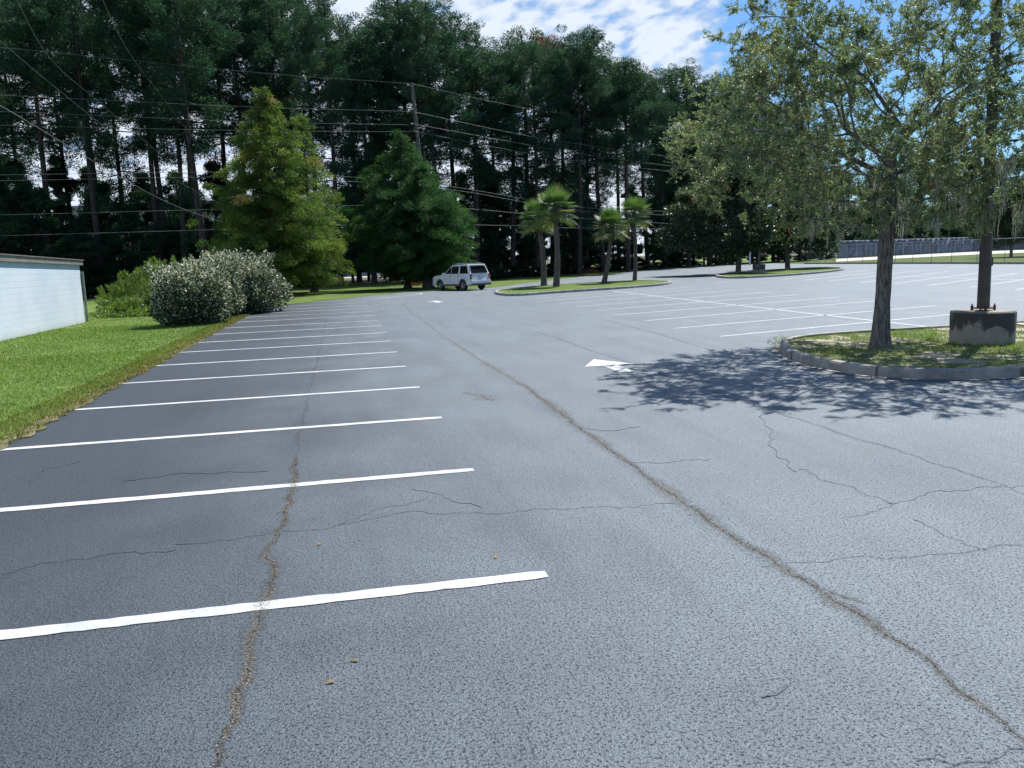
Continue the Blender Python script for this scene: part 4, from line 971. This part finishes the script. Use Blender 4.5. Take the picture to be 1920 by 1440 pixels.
# ------------------------------------------------------------------ fences at the right
M_RUSTG = simple('dull_grey_post', (.14, .15, .16), .6, .2)
def chain_fence(P, h, label):
    r = empty('chain_link_fence', (0, 0, 0)); tag(r, label, 'fence'); P = [np.array(p) for p in P]; tb = TB(); 
    for a, b in zip(P[:-1], P[1:]): tb.add([(*a, h), (*b, h)], .03, 6)
    tb.build('top_rail', M_STEEL, r)
    for a, b in zip(P[:-1], P[1:]):
        n = max(1, int(np.linalg.norm(b-a)/3.0))
        for k in range(n):
            c = a+(b-a)*k/n; t = TB(); t.add([(*c, 0), (*c, h+.03)], .022, 6); t.build('fence_post', M_RUSTG, r)
    c = P[-1]; t = TB(); t.add([(*c, 0), (*c, h+.03)], .035, 6); t.build('fence_post', M_STEEL, r)
    # woven wire: crossing diagonals
    V = []; Fc = []; k0 = 0; sp = .16; w = .002
    for a, b in zip(P[:-1], P[1:]):
        Ln = np.linalg.norm(b-a); d = (b-a)/Ln; n = int(Ln/sp)
        for k in range(-int(h/sp), n):
            for sg in (1, -1):
                x0, x1 = (k*sp, k*sp+h) if sg > 0 else (k*sp+h, k*sp); z0, z1 = .05, h
                def cl(x, z):
                    return x, z
                pa, pb = (x0, z0), (x1, z1)
                # clip to the bay
                tt0, tt1 = 0.0, 1.0; dx = x1-x0
                for lim in (0, Ln):
                    t_ = (lim-x0)/dx if dx else 0
                    if (x0 < 0 and lim == 0) or (x0 > Ln and lim == Ln): tt0 = max(tt0, t_)
                    if (x1 < 0 and lim == 0) or (x1 > Ln and lim == Ln): tt1 = min(tt1, t_)
                if tt1 <= tt0: continue
                A1 = a+d*(x0+dx*tt0); B1 = a+d*(x0+dx*tt1); za = z0+(z1-z0)*tt0; zb = z0+(z1-z0)*tt1
                V += [(*A1, za-w), (*A1, za+w), (*B1, zb+w), (*B1, zb-w)]; Fc.append((k0, k0+1, k0+2, k0+3)); k0 += 4
    npmesh('wire_mesh', V, Fc, M_STEEL, r); return r
fl = [(62, 101), (57.0, 97), (56.7, 82), (56.0, 70), (54.9, 59), (54.0, 50)]
chain_fence([(x+.3, y) for x, y in fl], 2.15, 'galvanised chain link fence along the far right kerb of the lot')
V = []; Fs = []
for i, (x, y) in enumerate(fl[1:]):
    V += [(x-.1, y, -.02), (x-.08, y, .16), (x+.1, y, .16), (x+.1, y, 0)]
Fs = [(4*i+k, 4*i+4+k, 4*i+5+k, 4*i+1+k) for i in range(len(fl)-2) for k in range(3)]
o = pymesh('kerb', V, Fs, M_KERB); o['kind'] = 'structure'
gr = [(57.1, 97), (56.8, 82), (56.1, 70), (55.0, 59), (53.5, 40), (120, 40), (260, 60), (200, 220), (70, 150)]
sheet('far_lawn', gr, .006, make_lawn('far_lawn', (.06, .10, .02), (.10, .145, .035), .1))
sb = [(1568, 485.5), (1643, 481.5), (1738, 476.6), (1833, 471.8), (1925, 468.3), (2000, 466)]
scr = [G(x, y)[:2] for x, y in sb]
walk = [tuple(p) for p in scr] + [tuple(G(x, y+5.2)[:2]) for x, y in sb][::-1]
sheet('far_walk', walk, .012, M_WALK)
def screen_fence():
    r = empty('screen_fence', (0, 0, 0)); tag(r, 'long blue-grey fabric screened fence beyond the chain link fence', 'fence'); V = []; n = 0; pts = []
    for a, b in zip(scr[:-1], scr[1:]):
        m = int(np.linalg.norm(b-a)/.4)
        for k in range(m): pts.append(a+(b-a)*k/m)
    pts.append(scr[-1]); m = len(pts); rr = random.Random(2)
    for i, p in enumerate(pts):
        o_ = .04*math.sin(i*1.3)+rr.uniform(-.02, .02); top = 2.9
        V += [(p[0]+.25+o_, p[1]+.25, .05), (p[0]+.25-o_, p[1]+.25, top+.03*math.sin(i*.5)), (p[0]+.3+o_, p[1]+.3, .05), (p[0]+.3-o_, p[1]+.3, top+.03*math.sin(i*.5))]
    Fc = [(4*i, 4*i+4, 4*i+5, 4*i+1) for i in range(m-1)]+[(4*i+2, 4*i+3, 4*i+7, 4*i+6) for i in range(m-1)]+[(4*i+1, 4*i+5, 4*i+7, 4*i+3) for i in range(m-1)]
    npmesh('screen_fabric', V, Fc, simple('blue_grey_fabric', (.10, .13, .165), .7, 0, .25, .8), r)
    for i in range(0, m, 8): p = pts[i]; t = TB(); t.add([(p[0]+.2, p[1]+.2, 0), (p[0]+.2, p[1]+.2, 2.3)], .035, 6); t.build('fence_post', M_STEEL, r)
    t = TB(); t.add([(p[0]+.2, p[1]+.2, 2.95) for p in pts], .03, 5); t.build('top_rail', M_STEEL, r)
screen_fence()
g_ = B(1406, 112); t = TB(); t.add([(0, 0, 0), (0, 0, 2.6), (0, 0, 2.75)], [.12, .12, .1], 12); t.add([(0, 0, 2.7), (0, 0, 2.8)], [.13, .05], 12)
o = t.build('pipe_post', simple('white_pipe', (.62, .64, .64), .5)); o.location = g_; tag(o, 'short white pipe post on the verge behind the far shaded island', 'post')

# ------------------------------------------------------------------ utility poles and wires
def upole(px, py, dep, label, arms=True, lean=(0, 0)):
    t0 = A(px, py, dep); b = np.array([t0[0]+lean[0], t0[1]+lean[1], 0]); r = empty('utility_pole', b); tag(r, label, 'utility pole'); h = t0[2]; t = TB()
    t.add([(0, 0, -.2), (-lean[0]*.5, -lean[1]*.5, h*.5), (-lean[0], -lean[1], h)], [.2, .17, .13], 12); t.build('pole', M_WPOLE, r)
    if arms:
        f = (HT(px+5, py+85, dep))/h
        c = np.array([-lean[0]*f, -lean[1]*f, h*f]); a = TB(); dv = np.array([cs, -sn, .35]); a.add([c-dv*.1, c+dv*1.0], .05, 6); a.build('cross_arm', M_STEEL, r)
        for k in range(4):
            z = h*(1-.0)-.2-k*1.6; t = TB(); cc = np.array([-lean[0]*z/h, -lean[1]*z/h, z]); t.add([cc, cc+np.array([-cs, sn, 0])*.35], .03, 6); t.add([cc+np.array([-cs, sn, 0])*.3, cc+np.array([-cs, sn, 0])*.42], .07, 8); t.build('insulator', M_STEEL, r)
upole(772, 155, 72, 'tall grey wooden utility pole rising behind the dark cypress', True, (1.0, -.0))
upole(447, 300, 66, 'shorter utility pole mostly hidden behind the yellow-green cypress', False)
WIRES = [  # label, list of (px, py, depth)
 ('thin top power line left of the tall utility pole', [(-400, 50, 60), (95, 98, 66), (480, 136, 70), (772, 157, 72)]),
 ('second power line from the top left of the tall utility pole', [(-400, 163, 60), (10, 179, 64), (460, 200, 69), (772, 209, 72)]),
 ('third power line from the top left of the tall utility pole', [(-400, 195, 60), (25, 210, 64), (470, 228, 69), (773, 234, 72)]),
 ('fourth power line from the top left of the tall utility pole', [(-400, 222, 60), (10, 235, 64), (480, 245, 69), (776, 247, 72)]),
 ('upper of the two close cables crossing above the block building', [(-400, 334, 56), (0, 328, 60), (450, 323, 66), (700, 335, 70), (860, 352, 74), (1085, 388, 84), (1300, 398, 92)]),
 ('lower of the two close cables crossing above the block building', [(-400, 345, 56), (0, 339, 60), (450, 332, 66), (700, 343, 70), (870, 359, 74), (1085, 395, 84), (1300, 405, 92)]),
 ('slack cable just above mid height of the trunks behind the block building', [(-400, 412, 56), (0, 403, 60), (390, 393, 66), (690, 385, 70), (870, 391, 74), (1055, 407, 82), (1300, 422, 92)]),
 ('lowest cable over the block building', [(-400, 452, 56), (0, 442, 60), (390, 431, 66), (690, 421, 70), (960, 423, 78), (1055, 427, 82), (1300, 430, 92)]),
 ('thin top power line right of the tall utility pole', [(772, 157, 72), (960, 198, 80), (1085, 217, 88), (1300, 245, 100)]),
 ('second power line from the top right of the tall utility pole', [(773, 209, 72), (960, 249, 80), (1085, 270, 88), (1300, 300, 100)]),
 ('third power line from the top right of the tall utility pole', [(774, 232, 72), (960, 266, 80), (1085, 288, 88), (1300, 317, 100)]),
 ('fourth power line from the top right of the tall utility pole', [(776, 246, 72), (960, 282, 80), (1085, 302, 88), (1300, 326, 100)]),
 ('outermost steep wire sloping down from the top left corner', [(165, -60, 22), (240, 95, 35), (310, 190, 48), (410, 320, 62), (447, 350, 66)]),
 ('steep wire sloping down to the hidden pole, second from the right', [(0, -60, 22), (95, 110, 36), (190, 195, 46), (340, 320, 58), (447, 385, 66)]),
 ('steep wire sloping down to the hidden pole, third from the right', [(-60, 30, 22), (0, 77, 30), (87, 150, 38), (187, 231, 46), (300, 320, 56), (447, 400, 66)]),
 ('lowest steep thick wire sloping down across the trunks at left', [(-80, 160, 24), (25, 212, 32), (225, 332, 46), (320, 382, 56), (387, 407, 62), (447, 425, 66)])]
def spline(P, n=12):
    P = np.array(P); Q = [2*P[0]-P[1]]+list(P)+[2*P[-1]-P[-2]]; out = []
    for i in range(1, len(Q)-2):
        for k in range(n):
            t = k/n; a, b, c, d = Q[i-1], Q[i], Q[i+1], Q[i+2]; out.append(.5*((2*b)+(-a+c)*t+(2*a-5*b+4*c-d)*t*t+(-a+3*b-3*c+d)*t**3))
    out.append(P[-1]); return out
for k, (lab, P) in enumerate(WIRES):
    t = TB(); pts = spline([A(*p) for p in P]); rad = .008 if k in (0, 8) else .011; 
    if k >= 12: rad = .006 if k < 15 else .011
    t.add(pts, rad, 5); o = t.build('power_line', M_WIRE); tag(o, lab, 'cable', 'overhead power lines')

# ------------------------------------------------------------------ white SUV
def suv():
    FL = G(827, 545.3); RL = G(872, 544.8); a_ = math.radians(41); fw = np.array([cs, -sn])*-math.sin(a_)+np.array([sn, cs])*math.cos(a_); rt = np.array([fw[1], -fw[0]]); ctr = RL[:2]+fw*1.36+rt*.75
    r = empty('parked_car', (ctr[0], ctr[1], 0), math.atan2(fw[1], fw[0])); r.scale = (.87, .93, .95); tag(r, 'white four door SUV seen from behind, driving off past the palm island', 'car')
    paint, t, p, o = new_mat('car_white_paint'); p.inputs['Base Color'].default_value = (.72, .74, .75, 1); p.inputs['Roughness'].default_value = .25; p.inputs['Coat Weight'].default_value = .6
    nn = noise(t, ocoord(t), 3, 4); L(t, mixc(t, rng(t, nn, .3, .7), (.66, .68, .69), (.74, .76, .77)), p.inputs['Base Color'])
    glass, t, p, o = new_mat('dark_tinted_glass'); p.inputs['Base Color'].default_value = (.012, .014, .017, 1); p.inputs['Roughness'].default_value = .12; p.inputs['Specular IOR Level'].default_value = .25
    trim = simple('grey_trim', (.10, .105, .11), .6); rub = simple('tyre_rubber', (.02, .02, .021), .8); rimm = simple('alloy', (.35, .36, .37), .35, .8); red = simple('tail_light_red', (.28, .02, .015), .25, 0, .1)
    white = simple('clear_lens', (.6, .6, .6), .2); silver = simple('silver_trim', (.5, .52, .54), .35, .5)
    W = .92; wb = 1.45
    def extr(name, prof, hw, mat, bev=.03, taper=None):
        bm = bmesh.new(); v0 = [bm.verts.new((x, -hw, z)) for x, z in prof]; v1 = [bm.verts.new((x, hw, z)) for x, z in prof]; n = len(prof)
        bm.faces.new(v0); bm.faces.new(v1[::-1])
        for i in range(n): bm.faces.new((v0[i], v1[i], v1[(i+1) % n], v0[(i+1) % n]))
        bmesh.ops.recalc_face_normals(bm, faces=bm.faces[:])
        if taper:
            for v in bm.verts: v.co.y *= taper(v.co.x, v.co.z)
        if bev:
            es = [e for e in bm.edges if abs(e.verts[0].co.y-e.verts[1].co.y) < .2 and max(e.verts[0].co.z, e.verts[1].co.z) > .5]
            bmesh.ops.bevel(bm, geom=es, offset=bev, segments=2, affect='EDGES')
        me = bpy.data.meshes.new(name); bm.to_mesh(me); bm.free(); me.materials.append(mat); return link(name, me, r)
    arc = lambda cx, r0: [(cx+r0*math.cos(a), .36+r0*math.sin(a)) for a in [math.pi-k*math.pi/10 for k in range(11)]]
    lower = [(-2.42, .42), (-2.46, .72), (-2.36, 1.12), (1.0, 1.12), (2.2, 1.02), (2.42, .88), (2.46, .5), (2.40, .34)]
    bottom = [(2.0, .34)]+arc(wb, .43)[::-1]+[(.9, .34), (-.9, .34)]+arc(-wb, .43)[::-1]+[(-2.1, .36)]
    extr('body', lower+bottom, W, paint, .03, lambda x, z: (1-.05*max(0, abs(x)-1.7)) * (1-.03*max(0, z-.8)))
    cab = [(-2.36, 1.12), (-2.06, 1.74), (-1.8, 1.79), (-.5, 1.80), (.10, 1.72), (.98, 1.12)]
    extr('cabin', cab, W*.97, paint, .03, lambda x, z: 1-.17*(z-1.12)/.68)
    yy = lambda z: W*.97*(1-.17*(z-1.12)/.68)+.006
    def pane(name, pts, mat=glass):
        for s in (-1, 1):
            V = [(x, s*yy(z), z) for x, z in pts]+[(x, s*(yy(z)-.02), z) for x, z in pts]; n = len(pts)
            pymesh(name, V, [tuple(range(n)), tuple(range(2*n-1, n-1, -1))]+[(i, (i+1) % n, n+(i+1) % n, n+i) for i in range(n)], mat, r)
    pane('side_window', [(.78, 1.17), (.13, 1.62), (.0, 1.66), (.0, 1.17)]); pane('side_window', [(-.05, 1.17), (-.05, 1.67), (-.90, 1.69), (-.90, 1.17)]); pane('side_window', [(-1.08, 1.17), (-1.06, 1.70), (-1.85, 1.70), (-2.12, 1.17)])
    V = [(-2.36+.02-.03, -.72, 1.19), (-2.34-.03, .72, 1.19), (-2.12-.01, .66, 1.68), (-2.12-.01, -.66, 1.68)]; V2 = [(x+.05, y, z) for x, y, z in V]
    pymesh('rear_window', V+V2, [(0, 1, 2, 3), (7, 6, 5, 4), (0, 1, 5, 4), (1, 2, 6, 5), (2, 3, 7, 6), (3, 0, 4, 7)], glass, r)
    V = [(.93, -.8, 1.17), (.93, .8, 1.17), (.16, .72, 1.69), (.16, -.72, 1.69)]; V2 = [(x-.06, y, z) for x, y, z in V]; V = [(x+.015, y, z+.01) for x, y, z in V]
    pymesh('windscreen', V+V2, [(0, 1, 2, 3), (7, 6, 5, 4), (0, 1, 5, 4), (1, 2, 6, 5), (2, 3, 7, 6), (3, 0, 4, 7)], glass, r)
    box('rear_bumper', (-2.48, 0, .56), (.18, 1.80, .26), paint, r, .05); box('bumper_trim', (-2.50, 0, .43), (.17, 1.74, .16), trim, r, .03); box('front_bumper', (2.46, 0, .5), (.14, 1.78, .3), trim, r, .05)
    for s in (-1, 1):
        box('tail_light', (-2.40, s*.83, .95), (.13, .14, .34), red, r, .02); box('reverse_lens', (-2.468, s*.83, .93), (.01, .10, .08), white, r, .003)
        box('sill', (0, s*.90, .37), (2.05, .10, .15), trim, r, .02); box('mirror', (.85, s*1.0, 1.16), (.12, .2, .15), paint, r, .03)
        box('roof_rail', (-.85, s*.66, 1.85), (1.9, .04, .035), silver, r, .01); box('headlight', (2.36, s*.74, .84), (.16, .3, .16), white, r, .03)
        for x in (.2, -.75): box('door_handle', (x-.1, s*.915, 1.0), (.16, .03, .03), silver, r, .008)
        for x in (wb, -wb):
            t_ = TB(); P = [(x+.44*math.cos(a), s*.915, .36+.44*math.sin(a)) for a in [k*math.pi/12 for k in range(13)]]; t_.add(P, .035, 6); t_.build('wheel_arch', trim, r)
            w = empty('wheel', (x, s*.80, .355)); w.parent = r
            def ring(name, prof, mat, seg=28):
                V = []; Fs = []; m = len(prof)
                for rr_, y in prof:
                    for k in range(seg): a = 2*math.pi*k/seg; V.append((rr_*math.cos(a), y*s, rr_*math.sin(a)))
                for i in range(m-1):
                    for k in range(seg): Fs.append((i*seg+k, i*seg+(k+1) % seg, (i+1)*seg+(k+1) % seg, (i+1)*seg+k))
                return pymesh(name, V, Fs, mat, w, True)
            ring('tyre', [(.22, .06), (.26, .11), (.34, .115), (.355, .08), (.355, -.08), (.34, -.115), (.22, -.1)], rub)
            ring('rim', [(.225, .07), (.215, .09), (.19, .05), (.07, .035), (.05, .07), (.001, .07)], rimm)
            for k in range(5):
                a = k*2*math.pi/5; t2 = TB(); t2.add([(.05*math.cos(a), .07*s, .05*math.sin(a)), (.21*math.cos(a), .075*s, .21*math.sin(a))], .024, 5); t2.build('spoke', rimm, w)
    box('underbody', (0, 0, .42), (4.2, 1.3, .2), rub, r, .03)
    box('licence_plate', (-2.440, 0, .86), (.02, .32, .16), silver, r, .004); box('plate_trim', (-2.425, 0, .985), (.03, .62, .05), silver, r, .01)
    box('emblem', (-2.395, 0, 1.06), (.02, .12, .05), silver, r, .01); box('spoiler', (-2.1, 0, 1.80), (.18, 1.3, .04), paint, r, .012)
    for x in (-1.6, -.4): box('rack_bar', (x, 0, 1.865), (.05, 1.3, .03), silver, r, .008)
    for x in (.05-.02, -.955): box('door_seam', (x, 0, .74), (.012, 2*W-.03, .70), trim, r, 0)
suv()
